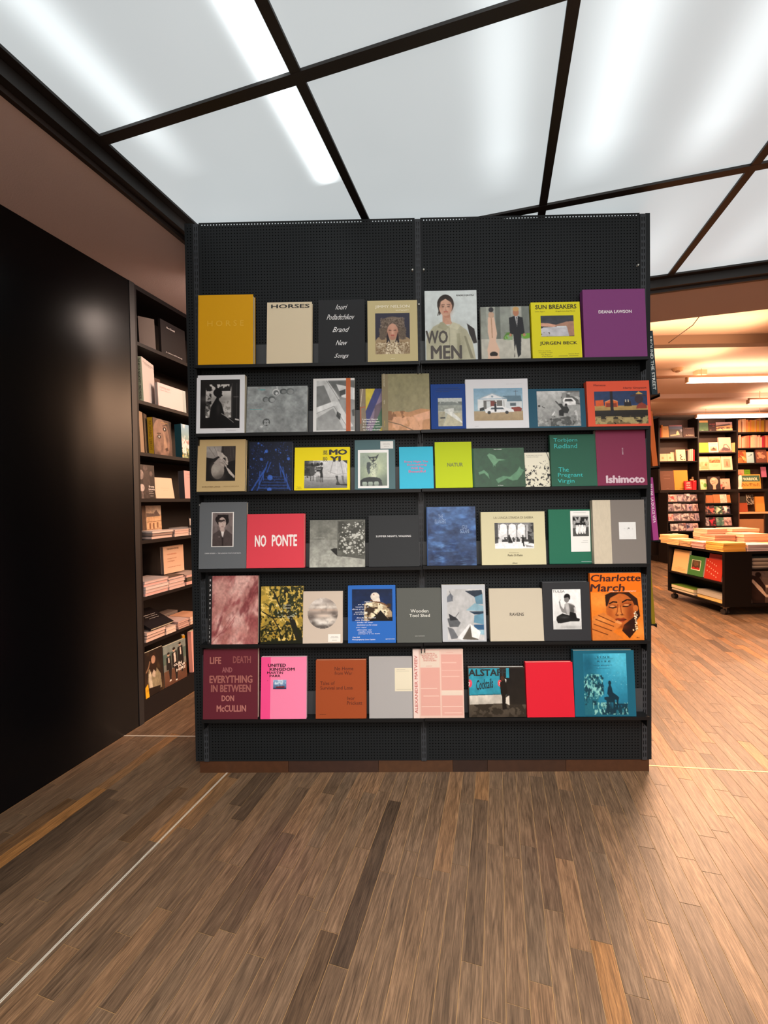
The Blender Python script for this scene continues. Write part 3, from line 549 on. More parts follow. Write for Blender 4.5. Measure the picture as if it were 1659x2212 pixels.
# --- third row
B(2, -1.077, .258, .282, 'c8ad7c', 'tan cover with photograph of hands clasping a cloth bundle', [(18.5, 13, 79.5, 80, 'g 1e1a19 191615;P 8d8681 0 0 52 0 50 26 24 36 0 32;D 20 10 26 14 b0a9a2 .7;L 6a625c 1.4 8 4 30 30;L 6a625c 1.4 26 2 40 26;P 3a3432 58 0 100 0 100 40 76 46 60 26;L 5a524e 1 80 2 84 34;L 5a524e 1 90 2 94 34;P b5aba3 34 14 56 20 64 32 52 36 40 28;E 40 70 22 24 938a81;D 34 64 14 14 b5aca2 .8;D 52 86 14 10 4a4440 .7;D 30 92 22 6 3a3532 .6;P 9c928a 26 48 48 30 62 48 62 62 40 56;L b9aea5 6 50 34 64 44 72 52;L b0a59c 5 48 42 62 50 68 58;L a89d94 5 48 50 60 57;L c4bab0 6 56 26 68 34 72 46;L 5a504a 1 54 38 70 48;L 5a504a 1 52 46 66 54;L 5a504a 1 62 30 72 42;P bdb2a9 66 58 78 66 98 86 96 92 78 78;P 1a1716 78 66 100 60 100 84;P 1a1716 0 84 30 94 42 100 0 100;N .1 14 14;B 1')], ['DOROTHEA LANGE|30|91|38|2.4|6e5634|.02', 'SEEING PEOPLE|72|90.6|32|2.2|9a7f54'], T=.024, **CL)
B(2, -.799, .233, .265, '16213c', 'midnight-blue cover of steps and railings under floating dots', [(0, 0, 100, 100, 'g 131a30 10182e;N .3 5 5;S 320 .7 2c4690;S 70 1.2 34559f;S 8 3.2 3a62b8 0 0 100 40;L 2f52a0 2 44 40 20 100;L 2f52a0 3 40 52 8 98;L 2f52a0 2 34 58 34 78;L 2f52a0 2 26 60 24 92;L 2f52a0 2 50 42 42 62;L 2f52a0 2.4 72 50 96 100;L 2f52a0 2 78 52 84 84;L 2f52a0 2 86 66 90 96;L 2f52a0 1.6 70 44 74 70;L 24407c 1.8 36 76 80 77;L 24407c 2 32 82 84 83;L 24407c 2.2 28 88 88 89;L 2a4a8c 2.4 24 94 92 95;L 24407c 1.6 40 71 76 72;E 49 73 6 5.4 3c66c0;E 48 97 5 4 3a60b4;N .2 20 20;B 1')])
B(2, -.555, .296, .233, 'f2de12', 'yellow landscape-format cover MO YI with street photograph', [(18, 31.5, 95.5, 95.5, 'g d4d4d4 b4b4b4;G 5a5a5a 3e3e3e 0 0 20 55;M 2a2a2a .45 14 12 0 0 40 46;D 40 6 30 6 e8e8e8 .7;G a4a4a4 6c6c6c 0 60 100 100;D 50 66 60 4 c8c8c8 .6;P 8a8a8a 62 20 100 30 100 46 60 44;P 4a4a4a 14 22 23 22 25 40 24 52 14 52 12 40;P 242424 28 26 35 26 34 36 37 54 28 54 29 38;P d0d0d0 28 40 36 40 37 56 27 56;P 1e1e1e 37 24 44 24 42 38 44 62 37 62 38 38;L 4a4a4a 2 14 28 30 32 40 28;L c0c0c0 1.4 24 30 38 32;L 2a2a2a 1.6 16 52 15 72;L 2a2a2a 1.6 21 52 21 72;L 2a2a2a 1.6 30 56 30 76;L 2a2a2a 1.6 34 56 35 76;L 2a2a2a 1.6 39 62 39 78;L 2a2a2a 1.6 42 62 43 78;E 18 15 3.2 6 1c1c1c;E 31 15 3.2 6 1c1c1c;E 40 13 3.2 6 1c1c1c;D 80 20 22 26 dcdcdc .9;P cfcfcf 58 0 92 0 98 30 100 50 84 56 66 54 52 44 56 30;L 8a8a8a 1.2 66 6 60 48;L ececec 1.2 74 4 74 52;L 8a8a8a 1.2 84 6 90 52;L ececec 1.2 92 8 97 48;L 9a9a9a 1 56 40 76 52 98 48;P 3a3a3a 72 56 78 56 79 76 84 88 74 86 76 74;P 6a6a6a 86 56 91 56 92 78 98 86 90 88;P 1a1a1a 73 84 86 86 86 90 74 89;P 1a1a1a 86 86 100 86 100 92 86 90;P 2a2a2a 88 0 100 0 100 14;S 30 1 343434 2 44 14 62;N .1 24 20;B 1')],
  ['MO|79|12|33|13|191914|.07', 'YI|74|28|20|13|191914|.07', '莫|55.5|13|9|11|4a4418|.0', '毅|55.5|28.5|9|11|4a4418|.0', 'Thames|8.5|92.5|8|2.2|5a541c', '& Hudson|9|96|9|2.2|5a541c'], T=.02)
B(2, -.232, .216, .267, '537075', 'slate-teal cover with a framed photograph of an owl', [(8, 20, 84, 97.5, 'g f0f0ee e9e9e7'), (13.5, 26, 80, 93, 'g a3b39c 6f7e6e;D 54 50 40 40 cdd8b0 .9;D 20 20 26 26 8b9a90 .7;D 90 84 30 20 5c6a60 .6;P c3cdb0 36 26 60 26 66 40 64 60 58 74 44 76 36 60 32 42;P 2e3638 28 8 36 14 48 13 58 12 70 4 64 16 58 24 50 28 42 26 34 18;E 43 20 4 3.4 b9c4a0;E 55 19 4 3.4 b9c4a0;E 43 20 1.6 1.4 14181a;E 55 19 1.6 1.4 14181a;P 14181a 47 22 51 22 49 27;P 3c4648 26 30 36 28 40 36 36 46 34 60 28 58 24 44;P 4c585a 26 56 36 46 38 60 32 66;S 60 1.6 3e4a4a 36 28 62 48;S 40 1.2 5a6660 38 48 62 66;D 52 62 9 16 e2e8cc .8;D 62 50 5 18 8a967e .6;P 22282a 0 84 14 76 34 73 60 74 74 78 80 90 82 100 0 100;E 17 93 9 9 a3b1a4;E 38 93 9 9 a3b1a4;E 60 93 9 9 a3b1a4;L 22282a 6 6 85 76 84;D 50 98 50 5 5a665e .5;N .08 14 14;B 1'), (64, 2.8, 95.5, 18, 'g ebebe6 e4e4df')], ['–––– ––––|79|7.5|16|.4|8a8a86', '–––––––––|79|9.5|18|.4|8a8a86', '–––– ––|79|13.5|12|.4|8a8a86'])
B(2, .006, .181, .229, '12b3d4', 'small turquoise cover with pink lettering', texts=['Every Night The|50|36.5|70|5.8|c86a98|.03', 'Everything|52|44|58|5.8|c86a98|.03', 'Will Be|52|51.5|38|5.6|c86a98|.03', 'Beautiful|52|59|50|5.8|c86a98|.03'], T=.018, **PB)
B(2, .197, .196, .248, 'b9cc10', 'small lime-green cover reading NATUR', texts=['NATUR|54|50|43|8.4|6d7a1c|.04'], T=.018)
B(2, .395, .277, .212, '214d30', 'dark green landscape-format cover with pale bird silhouettes', [(3, 0, 100, 100, 'g 1f4a2e 1d462b;W 173a24 .5 5 4 .6;W 2c6440 .62 6 5 .4;P 5f8f6c 27 18 31 14 36 16 42 20 46 28 64 31 50 33 44 41 40 46 36 38 30 26;L 5f8f6c 1 38 42 38 48;L 5f8f6c 1 42 42 42 47;P 568664 9 62 20 56 28 66 30 80 26 72 20 64 10 68;P 507f5e 42 80 56 72 70 74 84 60 90 48 92 54 98 58 92 70 84 82 74 84 64 78 46 90;N .12 16 12;B 1')], ['Peter LUNDH|50|3.4|15|2|dfe6df|.02', 'La Danse|52|96|10|1.8|dfe6df|.02'], T=.018)
B(2, .677, .142, .185, 'dfdac6', 'small cream cover sprinkled with black birds and a bare branch', [(0, 0, 100, 100, 'g e0dcc8 dad5bf;L 1b1b1b 2 82 0 100 40;L 1b1b1b 1.4 90 20 98 24;M 1b1b1b .63 14 12 0 38 100 66;M 1b1b1b .60 12 14 0 62 100 100;S 8 1.6 1b1b1b 56 22 90 40')], ['EL RETABLO DE LA PAZ|37|8|60|1.8|4a4842', 'MIGUEL LIMOGES|30|13|44|1.8|4a4842'], T=.014, dy=.018, **PB)
B(2, .809, .241, .277, '2c5c4a', 'dark green hardcover with turquoise outlined title in two blocks', texts=['Torbjørn|34|11.5|52|9|27b9b6|-.006', 'Rødland|34|22.5|50|9|27b9b6|-.006', 'The|27|68|22|9|27b9b6|-.006', 'Pregnant|41|79.5|54|10|27b9b6|-.006', 'Virgin|31|91|36|10|27b9b6|-.006'], **CL)
B(2, 1.048, .260, .298, '7b2c49', 'maroon cover with large pale lettering Ishimoto and a cream spine', texts=['Ishimoto|56|89|78|14|cdb6c0|.07', '石元 泰博|53|39|12|3|d8c2cc|0|0|-90'], T=.03, spine='cfc4b4', page='d8cdb8')
# --- fourth row
B(3, -1.075, .255, .356, '62666a', 'tall grey hardcover with framed portrait of a tousle-haired youth', [(26, 15, 73, 67.5, 'g e8e6e2 e4e2de'), (28, 16, 71, 66.4, 'g 7c706e 6a5e5c;N .12 5 5;E 50 24 30 17 221c1c;E 26 20 12 9 221c1c;M 221c1c .45 8 6 24 6 78 24;E 48 31 18 17 c2ada4;P b09a92 38 42 58 42 60 56 38 56;P 3c3230 24 28 32 20 44 22 58 20 64 28 58 26 44 28;P 4a403f 4 64 36 50 50 66 66 50 98 66 100 100 0 100;P d8cfca 42 56 58 56 52 74 46 68;P 2c2424 46 74 54 74 54 100 48 100;N .14 10 10;L 2a2020 1.8 38 30 45 30;L 2a2020 1.8 52 30 59 30;L 7a4a44 2 44 41 54 41;L 8a746c 1.4 48 31 47 37;E 34 72 2 1.4 b9aea8;B 1')], ['DEREK RIDGERS  –  THE LONDON YOUTH PORTRAITS|51|77|76|1.5|d5d6d8|.01'], T=.024)
B(3, -.818, .310, .289, 'da4250', 'red cloth hardcover with bold white NO PONTE', texts=['NO|24|50|20|22|f0e6e2|.05', 'PONTE|65.5|49.5|44|22|f0e6e2|.05'], T=.026, **CL)
B(3, -.480, .296, .253, '989890', 'grey photographic cover of a mottled wall standing on gravel', [(0, 0, 100, 100, 'g 76776f 7a7b73;G 8c8d85 a2a39a 0 42 100 100;N .2 10 8;P 55564f 50 2 100 0 100 82 50 76;P 62635c 50 2 58 2 58 78 50 76;M 3f403a .5 8 9 52 4 100 76;S 70 2 b9bab2 58 6 100 72;S 60 1 d5d6ce 54 6 100 74;P 1c1c1a 50 76 46 72 38 63 44 60 50 60;L 40403c 1 50 76 72 78 100 83;N .14 30 26;B 1')], ['––––––– ––––– –––|17|38|20|.5|c9cac2'], T=.022)
B(3, -.163, .268, .273, '303234', 'charcoal hardcover with small white SUMMER NIGHTS, WALKING', texts=['SUMMER NIGHTS, WALKING|49.5|41|70|4.2|e4e4e4|.01'], T=.022, **CL)
B(3, .148, .262, .313, '2f4c7c', 'blue cover showing rippled sea with pale two-part title', [(2, 0, 100, 100, 'g 46689c 2c3a58;W 2a4474 .5 3 9 .8;W 5f8fd0 .55 3 10 .6;W 1c2a48 .52 4 6 .6;W 7aa8e0 .66 3 14 .7;W 1a2238 .5 3 4 .35;N .2 14 26;B 1')], ['THE|29|17|10|7|8fa6c8|-.01', 'ISLANDERS|28|25|22|7|8fa6c8|-.01', 'GLI|77|35|10|6|8fa6c8|-.01', 'ISOLANI|77|42|18|7|8fa6c8|-.01'], T=.02)
B(3, .438, .339, .281, 'cdc6a2', 'cream landscape-format cover with a photograph of street arches', [(21, 21, 82, 69.5, 'g 9c9c9c d9d9d9;G e2e2e2 cfcfcf 10 5 80 60;G dedede f0f0f0 0 72 100 100;P 4c4c4c 0 0 9 0 9 78 0 80;P 6a6a6a 86 0 100 0 100 82 86 78;M 2e2e2e .5 6 12 84 0 100 80;P 7c7c7c 10 0 88 0 88 8 10 8;P a0a0a0 10 8 34 8 22 4;E 22 24 10 22 e8e8e8;E 45 24 10 22 e8e8e8;E 68 24 10 22 e8e8e8;L 5a5a5a 2.4 33.5 12 33.5 62;L 5a5a5a 2.4 56.5 12 56.5 62;L 5a5a5a 2 79 12 79 62;L 6c6c6c 1.6 12 28 13 8 22 2 32 8 33 28;L 6c6c6c 1.6 35 28 36 8 45 2 55 8 56 28;L 6c6c6c 1.6 58 28 59 8 68 2 78 8 79 28;M 3a3a3a .5 18 6 0 56 88 74;P 1c1c1c 35 52 39 52 46 78 34 78;E 37 49 2 3 1c1c1c;P 161616 69 56 74 56 74 80 76 92 72 92 71 78 68 80;E 71.6 52 2 3.4 161616;P 9a9a9a 76 84 98 92 98 96 80 94;N .14 20 14')], ['LA LUNGA STRADA DI SABBIA|51|11|62|4.4|6e6a54|.0', 'Photographs by|50|77.5|15|2|6e6a54', 'Paolo Di Paolo|52|82|23|4|4e4a38|.01', 'teNeues|51|96.5|8|1.8|2c2a22|.02'], T=.028, **CL)
B(3, .803, .224, .291, '266a52', 'green cloth hardcover with narrow white label panel, partly covered', [(52, 3, 98, 78, 'g e8e8e4 e2e2de'), (57, 12, 95, 50, 'g a9a9a7 8a8a88;M 1c1c1c .42 8 6 0 8 100 46;P 4a4a48 0 60 100 55 100 100 0 100;E 28 68 9 22 ececea;E 44 66 9 22 e4e4e2;E 60 66 9 22 ececea;E 75 68 8 20 dededc;P 2a2a2a 82 60 92 70 80 86;N .14 10 10')], ['–––––––––|74|6|30|.4|9a9a96', '––––|86|58|12|.4|9a9a96', '–––––|84|61|16|.4|9a9a96', '––––––––––|88|96|26|.5|cfe0d8'], T=.014, dy=.024, **CL)
B(3, 1.029, .273, .337, '7c756f', 'tall two-tone cover, beige left and grey right, with white square', [(0, 0, 34.5, 100, 'g c6bba6 c2b7a2;N .04 20 20'), (49.5, 35, 82, 62, 'g dcdcda d8d8d6;W e4e4e2 .5 3 3 .5;E 58 36 4 3.4 1c1c1c;E 50 40 3 1.6 6a6a6a;E 78 40 3 2.4 b9b9b9;E 34 38 4 2 c4c4c4')], T=.03, spine='c4b9a6', cell=.003, **CL)
# --- fifth row
B(4, -1.036, .272, .364, '1b1a1b', 'tall cover with dusty-pink marbled photograph beside a black spine strip', [(8, 0, 100, 100, 'g b4807a a2665f;V d6aaa2 .42 3 4 .9 -55;V 8a4446 .5 4 7 .85 -50;V c78e86 .56 8 16 .7 -48;V 6e2e32 .58 6 14 .7 -55;D 20 20 26 18 c9988e .8;D 80 86 34 10 b87c74 .7;L 8c4a4a 1 0 98 22 82 40 62;L 8c4a4a 1 8 90 30 80 50 60;N .16 30 34;B 1')], ['B  A  R  B  I  E  R|4|27|44|2.4|d8d8d8|.02|0|-90', 'I  L   M A R E|4|77|40|1.6|c0c0c0|0|0|-90'], T=.024)
B(4, -.751, .228, .303, '7c6a2c', 'cover of a dark tree against golden foliage', [(0, 0, 100, 100, 'g c0a046 b08c34;M 988238 .48 14 14;M e0c068 .6 12 14;M 33361e .52 14 14 20 0 100 50;M 2a2c1a .5 18 18 50 0 100 30;M 2a2c1a .57 16 16 0 40 100 100;L 22201a 9 92 100 78 72 68 48 62 28 58 0;L 22201a 12 100 100 84 80 76 62;L 22201a 3.4 70 58 46 36 30 10;L 22201a 2.6 50 96 44 74 30 56 4 44;L 22201a 2 44 74 10 84 0 96;L 22201a 2.6 62 30 82 12 96 0;L 22201a 1.4 30 56 22 36 10 30;L 22201a 1.4 40 70 20 66 6 70;M 2f3420 .52 26 26 44 0 100 52;M 20220f .55 22 22 0 70 100 100;M d0b050 .62 22 22 40 0 100 46;S 40 .9 e6ead0 34 32 86 62;P 1d1f14 0 96 100 93 100 100 0 100')], ['STEFAN|62|33|18|2|d9d9c4', 'HEIKKE|62|38|18|2|d9d9c4', '– – – –|60|53|40|.6|d9d9c4'], T=.02)
B(4, -.524, .214, .273, 'c8b8a8', 'beige cover with a round cut-out view of clouds', [(12, 12.5, 88.5, 72, '@g b0a49a a89c92;D 30 14 30 8 e0d8d0 .9;D 76 12 26 6 8a807a .8;D 56 30 60 5 e6ddd2 .8;D 50 40 70 4 c4aa98 .9;D 48 50 60 4 8f7f76 .7;D 60 58 60 5 d9c6b6 .9;D 12 62 18 12 5a504c .9;D 86 50 14 8 5a504c .8;D 92 60 10 6 3e3834 .8;D 30 74 14 7 efe8de 1;D 44 82 16 7 f2ece4 1;D 62 80 14 8 efe8de 1;D 78 72 14 8 e6dcd0 .9;D 50 94 50 8 4a4440 .9;D 18 82 12 10 4a4440 .8;W 6e6660 .55 7 8 .4;W f0eae2 .58 8 9 .5;B 1'), (64, 82.5, 95, 97.5, 'g efe9e0 ebe5dc')], ['–––– ––––|80|87|17|.4|4a4642', '–––––––––––|80|89.4|20|.4|4a4642', '–––––|80|94|12|.4|4a4642'], T=.018, page='e6dccb')
B(4, -.280, .256, .302, '2864b6', 'bright blue cover with night photo of a rocky tower and white handwriting', [(8.5, 6, 93.5, 62, 'g 10203f 16305c;W 1c4488 .5 3 3 .8;P a08a6c 30 46 60 38 84 48 98 72 98 100 30 100;M e0d4b4 .5 9 9 30 42 90 88;M 3a2c20 .6 9 9 30 46 96 100;P 141210 62 78 70 66 88 92 100 86 100 100 40 100;L 6a4428 3 46 36 60 40 78 46 88 54;E 57 24 11 13 ddd2c4;P ddd2c4 48 28 68 28 70 40 52 38;E 54 18 1.6 2 8a5c50;N .14 14 14')],
  [t for t in ['mañana|42|28|14|2.4|e6eaf2|0|.2', 'yo te quiero|36|33|30|2.4|e6eaf2|0|.2', 'vuelo a ti|30|37|28|2.4|e6eaf2|0|.2', 'dime si no|22|41|26|2.4|e6eaf2|0|.2', 'escríbeme|28|46|26|2.4|e6eaf2|0|.2', 'y no pares|24|50|24|2.4|e6eaf2|0|.2', 'donde la noche|38|56|40|2.4|e6eaf2|0|.2', 'nos lleva a|30|60|30|2.4|e6eaf2|0|.2', 'todo el mar|36|64|34|2.4|e6eaf2|0|.2', 'camino a mi casa|40|68.5|42|2.4|e6eaf2|0|.2', 'por aquí|28|73|22|2.4|e6eaf2|0|.2', 'dímelo tú|34|77|30|2.4|e6eaf2|0|.2', 'nadie más|36|80.5|28|2.4|e6eaf2|0|.2', 'siempre a tu lado|44|84|46|2.4|e6eaf2|0|.2']] + ['Caso Still|17|89.8|15|2.2|f0f2f6|.02', 'Photography by Coco Capitán|33|94|48|2.6|f0f2f6|.02', 'apartamento|88|93.4|19|1.8|f0f2f6|.03'], T=.022)
B(4, -.018, .239, .286, '565854', 'dark grey cover reading Wooden Tool Shed', texts=['Wooden|51|42|40|6|dcdcd4|.01', 'Tool Shed|51|50.5|46|6|dcdcd4|.01', '––– –––––––|51|88|22|.4|c9c9c4'], T=.02)
B(4, .225, .233, .299, 'b4b7bb', 'pale grey cover with blue and white furniture seen from above', [(12, 8, 95, 97, 'g c3c2c0 a9a9a9;P b0b0b0 0 0 50 0 100 20 100 100 0 100;W d4d2d0 .5 3 3 .6;P 6a6f78 0 16 10 8 18 14 14 24 0 26;L 3a3c40 1 8 4 16 24;P 2a3440 50 4 96 2 98 12 76 16;P 5c8296 76 16 98 10 98 30 80 30;P 84a6b4 52 42 76 28 100 34 100 44;P 2a3a4a 60 44 100 44 100 50 74 50;P 5f8aa0 74 52 100 48 100 70 72 66;P 33587a 72 70 100 70 100 80 74 80;P 8fb2c0 78 82 100 80 100 90 80 88;P 56595c 0 58 22 54 36 66 30 74 6 74;P 2c2e32 4 48 22 56 30 60 8 62;P 6a6c70 0 74 16 78 30 96 10 98;P d9d9d9 26 96 60 68 64 92 40 100;P 5a544c 40 98 62 72 84 100;P e0e0de 62 68 90 84 84 98 66 94;L 3c3e42 1.2 24 54 32 46;N .1 10 10;B 1')], T=.02, **PB)
B(4, .479, .288, .275, 'c2b8a4', 'square beige cloth hardcover reading RAVENS', texts=['RAVENS|50|49|26|5.8|33302c|.015'], T=.024, **CL)
B(4, .762, .249, .309, '2c2d30', 'charcoal hardcover TULSA with photo of a seated young man', [(20.5, 12.5, 80.5, 80.5, 'g e6e6e4 dededd;G cfcfcd b8b8b6 0 78 100 100;D 20 60 20 20 c4c4c2 .6;E 52 20 11 8.5 161616;E 50 26 8.5 7.5 72706e;P 161616 41 20 44 14 56 12 63 18 62 26 56 20 44 22;P a09e9c 42 38 50 34 58 34 74 39 80 46 78 62 58 70 42 58;P 7e7c7a 44 40 50 62 32 57 26 45 30 42 38 50;P 5e5c5a 56 36 78 42 74 60 62 62;D 52 46 6 8 c8c6c4 .7;L 767472 4.4 28 46 25 32;L 4a4a48 1.4 24 32 28 26;L bcbab8 4.4 76 47 81 58 62 63 46 64;D 68 52 5 9 3c3c3a .6;P 1c1c1c 14 68 34 60 60 66 94 74 92 80 60 80 18 86 12 76;P 161616 60 56 80 60 84 74 56 72;D 40 70 14 3 4a4a4a .7;M c6c6c4 .52 6 4 4 84 96 98;D 60 94 30 3 8a8a88 .6;N .06 16 16;B 1')], ['TULSA|34|16|26|4|2c2c2c|.0'], T=.03, page='cfcfcf')
B(4, 1.019, .272, .354, 'ee7018', 'bright orange cover Charlotte March with woman’s face and hand', [(0, 29, 100, 100, 'g e07a26 d8701e;D 20 20 24 16 ec9440 .7;D 90 80 20 20 f09a4a .6;P 2b140a 28 6 40 0 74 0 90 14 94 50 86 60 84 30 60 8 38 16 32 30;E 57 38 28 35 b85e26;D 46 30 12 16 cf7834 .8;D 56 44 8 12 d88a44 .7;D 76 44 8 22 7a3210 .8;D 36 46 6 16 9a4818 .7;P 2b140a 28 10 40 0 60 0 38 12 32 28 29 30;L 1e0e08 2.6 36 24 43 20 50 21;L 1e0e08 2.6 61 21 70 16 78 17;D 43 29 8 4 7a3210 .8;D 69 26 9 4 7a3210 .8;L 1e0e08 2.2 35 31 42 33 49 31;L 1e0e08 2.2 62 30 70 30 77 26;E 41 29.6 5 1.8 d98c54;E 68.5 27 5.4 1.8 d98c54;L 8a3a14 1.6 52 26 50 42 47 47;L 8a3a14 1.6 57 28 58 42 60 46;D 50 48 3 1.6 3c1608 .8;D 59 47 3 1.6 3c1608 .8;P 8a3216 43 57 51 53.5 56 54.6 62 53 68 57 60 63 50 63;L 1e0e08 1.3 44 58 56 58.6 67 57;D 55 61 6 1.4 c8683a .7;P 2a120a 62 68 84 50 86 78 72 96 58 80;D 56 72 12 5 8a3c14 .6;P c8702e 4 50 24 42 50 60 58 68 40 82 60 96 40 100 0 100 0 62;D 20 58 14 8 e08c44 .8;L 6a3010 1.6 14 48 44 63;L 6a3010 1.6 8 56 42 71;L 6a3010 1.6 4 66 38 80;L 6a3010 1.6 0 76 30 88;P d98c50 50 58 59 64 56 67 44 62;E 86 34 5 7 c0652a;L 2a120a 1.4 86 40 86 62;S 24 1.3 f0d8b8 83 40 88 66;L 2a120a 1.2 81 68 88 70 87 78 80 80 78 73;S 14 1.2 f6d4a4 78 68 88 80;N .08 20 22;B 1')], ['Charlotte|50|7.6|98|10.5|3a1208|.035|.12', 'March|33|22|68|11.5|3a1208|.035|.12', 'Fotografin   /   Photographer|62|27.4|54|2|f2d8c0|.02', 'Art|88|96|6|2|5a2410|.02'], T=.02, dy=.004, cell=.0019, **PB)
# --- bottom row
B(5, -1.069, .296, .372, '60222e', 'large maroon cover with dusty-rose block capitals ending DON MCCULLIN', texts=['LIFE|22.5|16|21|10|a8695f|.05', 'DEATH|71|15|33|10|8a4c4a|.05', 'AND|44|29.5|19|7.5|96585a|.05', 'EVERYTHING|51|43|79|11|a0625a|.05', 'IN BETWEEN|51|56|73|10.5|9c5e58|.05', 'DON|45.5|70|23|8.5|b07068|.05', 'McCULLIN|52|84.5|54|9.5|b07068|.05'], T=.03)
B(5, -.758, .247, .324, 'f283a8', 'pink paperback UNITED KINGDOM with darker pink spine band and tiny ship photo', [(0, 0, 21, 100, 'g ee4f8c ec4a88'), (27, 37, 56, 52, 'g 8fb4d4 3f5c84;M c9d8e4 .5 5 4 0 0 100 50;P 7a2a2c 20 72 80 66 90 76 76 84 24 84;L c9b49a 2 60 20 60 70;P 2a3450 0 84 100 84 100 100 0 100;L dfe4e8 2 38 40 38 70')], ['UNITED|35|13.4|40|5|3f1424|.045', 'KINGDOM|46.5|19.8|55|5|3f1424|.045', 'MARTIN|31|25.4|35|4|3f1424|.03', 'PARR|31|30.6|24|4|3f1424|.03', 'x|15|38|2|1.6|a01c50|.03'], T=.02, hard=False, rough=.45, page='f0c9d4')
B(5, -.460, .272, .305, '984622', 'rust-brown cover with dark staggered title lines', texts=['No Home|56|14.5|37|6|47180c|.0', 'from War|55|22.5|35|6|47180c|.0', 'Tales of|23|39.5|29|6|47180c|.0', 'Survival and Loss|41|47.5|64|6|47180c|.0', 'Ivor|70|65.5|15|6|47180c|.0', 'Prickett|77|73.5|30|6|47180c|.0', 'SALOMON|14|92.5|12|1.2|3a140a|.02'], T=.022)
B(5, -.172, .233, .318, 'a6a3a2', 'light grey cover with cream label at its right edge', [(59.5, 18, 100, 56, 'g ddd4bc d9d0b8')], ['––– –––––|74|20.6|20|.3|7a7668', '–––––––––––––––|78|23|30|.3|7a7668', '–––––––––––––––––|80|53|34|.3|7a7668'], T=.018, page='e9e2d0', spine='dcd5c4', cell=.008, **CL)
B(5, .065, .271, .360, 'dcb4a8', 'pale pink newspaper-like cover; spine side reads ALEXANDER MATVEEV', [(0, 0, 12, 100, 'g e6cfc6 e0c8be'), (12, 0, 100, 100, 'g dcbcae d8b6a8;G d6a094 d4a094 4 8 47 96;G dccaba d8c6b6 4 3 47 27;G d6a094 d4a094 50 8 97 96;L e4c8ba 1 48.5 4 48.5 100;L e4c8ba 1 4 57 40 57;L e4c8ba 1 10 68 44 68;L e4c8ba 1 6 83 46 83;L e4c8ba 1 52 20 84 20;L e4c8ba 1 52 31 96 31;L e4c8ba 1 52 40 90 40;G dccaba d8c6b6 50 60 97 67;L e4c8ba 1 52 83 96 83;L e4c8ba 1 56 92 94 92')],
  ['ALEXANDER MATVEEV|6|51|84|6|b8544e|.01|0|90', 'A FIGURE IN|34|6.2|20|1.8|c0605a|.01', 'THE EASTERN EUROPE|32|8.8|32|1.8|c0605a|.01', 'BETWEEN 1930 – 1960|34|11.4|30|1.8|c0605a|.01', 'IN THE FIELDS|32|14|22|1.8|c0605a|.01', 'AND ATELIERS|34|16.6|26|1.8|c0605a|.01', '–––––|32|24.6|12|.3|c0605a', '––––––|74|4.5|14|.3|c0605a'], T=.02, page='e8d5c8', cell=.003, **PB)
B(5, .361, .304, .258, '3c342e', 'landscape-format cover of a turquoise bar sign and a man in a doorway', [(1.5, 2.5, 100, 100, 'g 4a4238 3c352c;G 2f8ea2 2a8296 0 0 72 55;G 1c1816 221d18 72 0 100 76;G 1c1816 221d18 66 20 76 76;L 1e5a68 1.2 0 55 60 53;P b9b2a6 0 56 60 54 60 72 0 74;N .1 8 6;G 4e463a 3c342c 0 74 100 100;M 2c261e .5 10 8 0 74 100 100;P 241c18 55 0 67 0 66 30 55 30;E 1.5 31 4.5 8 c8485a;E 55 31 3.6 7 d04c50;E 60 21 3 4.6 4a2c20;P 18130f 55 28 66 26 68 52 64 56 66 84 58 84 58 58 56 50;P d4cabc 65 60 71 56 71 76 64 72;P dcd4cc 64 22 67 24 66 30;L 2a2420 1 56 86 88 76;N .14 14 10')],
  ['ALSTAFF|34|11|66|14|1c2426|.05', 'Cocktails|29|34|36|17|16282c|.03|.5|8', '7|1.8|34|3|7|f0dcd8|.03', '7|55.4|33|2.4|6|ecd8d4|.03'], T=.022, page='f0f0ee')
B(5, .669, .251, .284, 'cf1a2e', 'plain scarlet cloth hardcover on the bottom row, without any lettering', T=.024, dy=-.004, **CL)
B(5, .924, .322, .345, '145a70', 'large deep-teal cover SINK RISE with a figure seated underwater', [(16, 4.5, 87, 97, 'g 3fa6c4 155c76;D 80 14 30 30 5cc0d8 .7;D 10 20 24 34 125066 .9;D 60 60 30 40 2a8cac .5;P 1f6272 0 40 10 34 24 32 36 40 40 52 46 62 34 72 30 82 50 84 60 88 100 86 100 100 0 100;M 6fb0ae .56 20 16 0 34 44 74;M 113c4a .54 18 14 0 36 46 84;M 88c4bc .63 24 20 4 38 40 70;M 7fb8b0 .57 24 16 20 80 100 100;M 0f3644 .52 24 14 40 82 100 100;P 0e2f3c 46 71 74 70 74 74 70 76 71 98 66 98 66 80 56 80 56 98 52 98 51 77 46 75;D 60 88 6 12 0e2f3c .8;P 0c2c3a 56 53 61 51 64 56 66 64 74 68 80 72 78 78 76 92 73 92 74 76 58 73 54 66;P 0c2c3a 55 56 58 53 60 60 56 68 53 66;E 59.5 48.5 3.4 3.8 0c2c3a;S 40 .6 a8d8dc 30 0 100 60;N .08 20 24;B 1')],
  ['S I N K|50|10|22|2.6|103c4a|.01', 'R I S E|50|16.5|22|2.6|103c4a|.01', '–––––––|50|12.6|30|.3|103c4a', 'NICK BRANDT|48|22.6|30|2|1a5468', '––––––––|48|27|22|.3|1a5468'], T=.028)
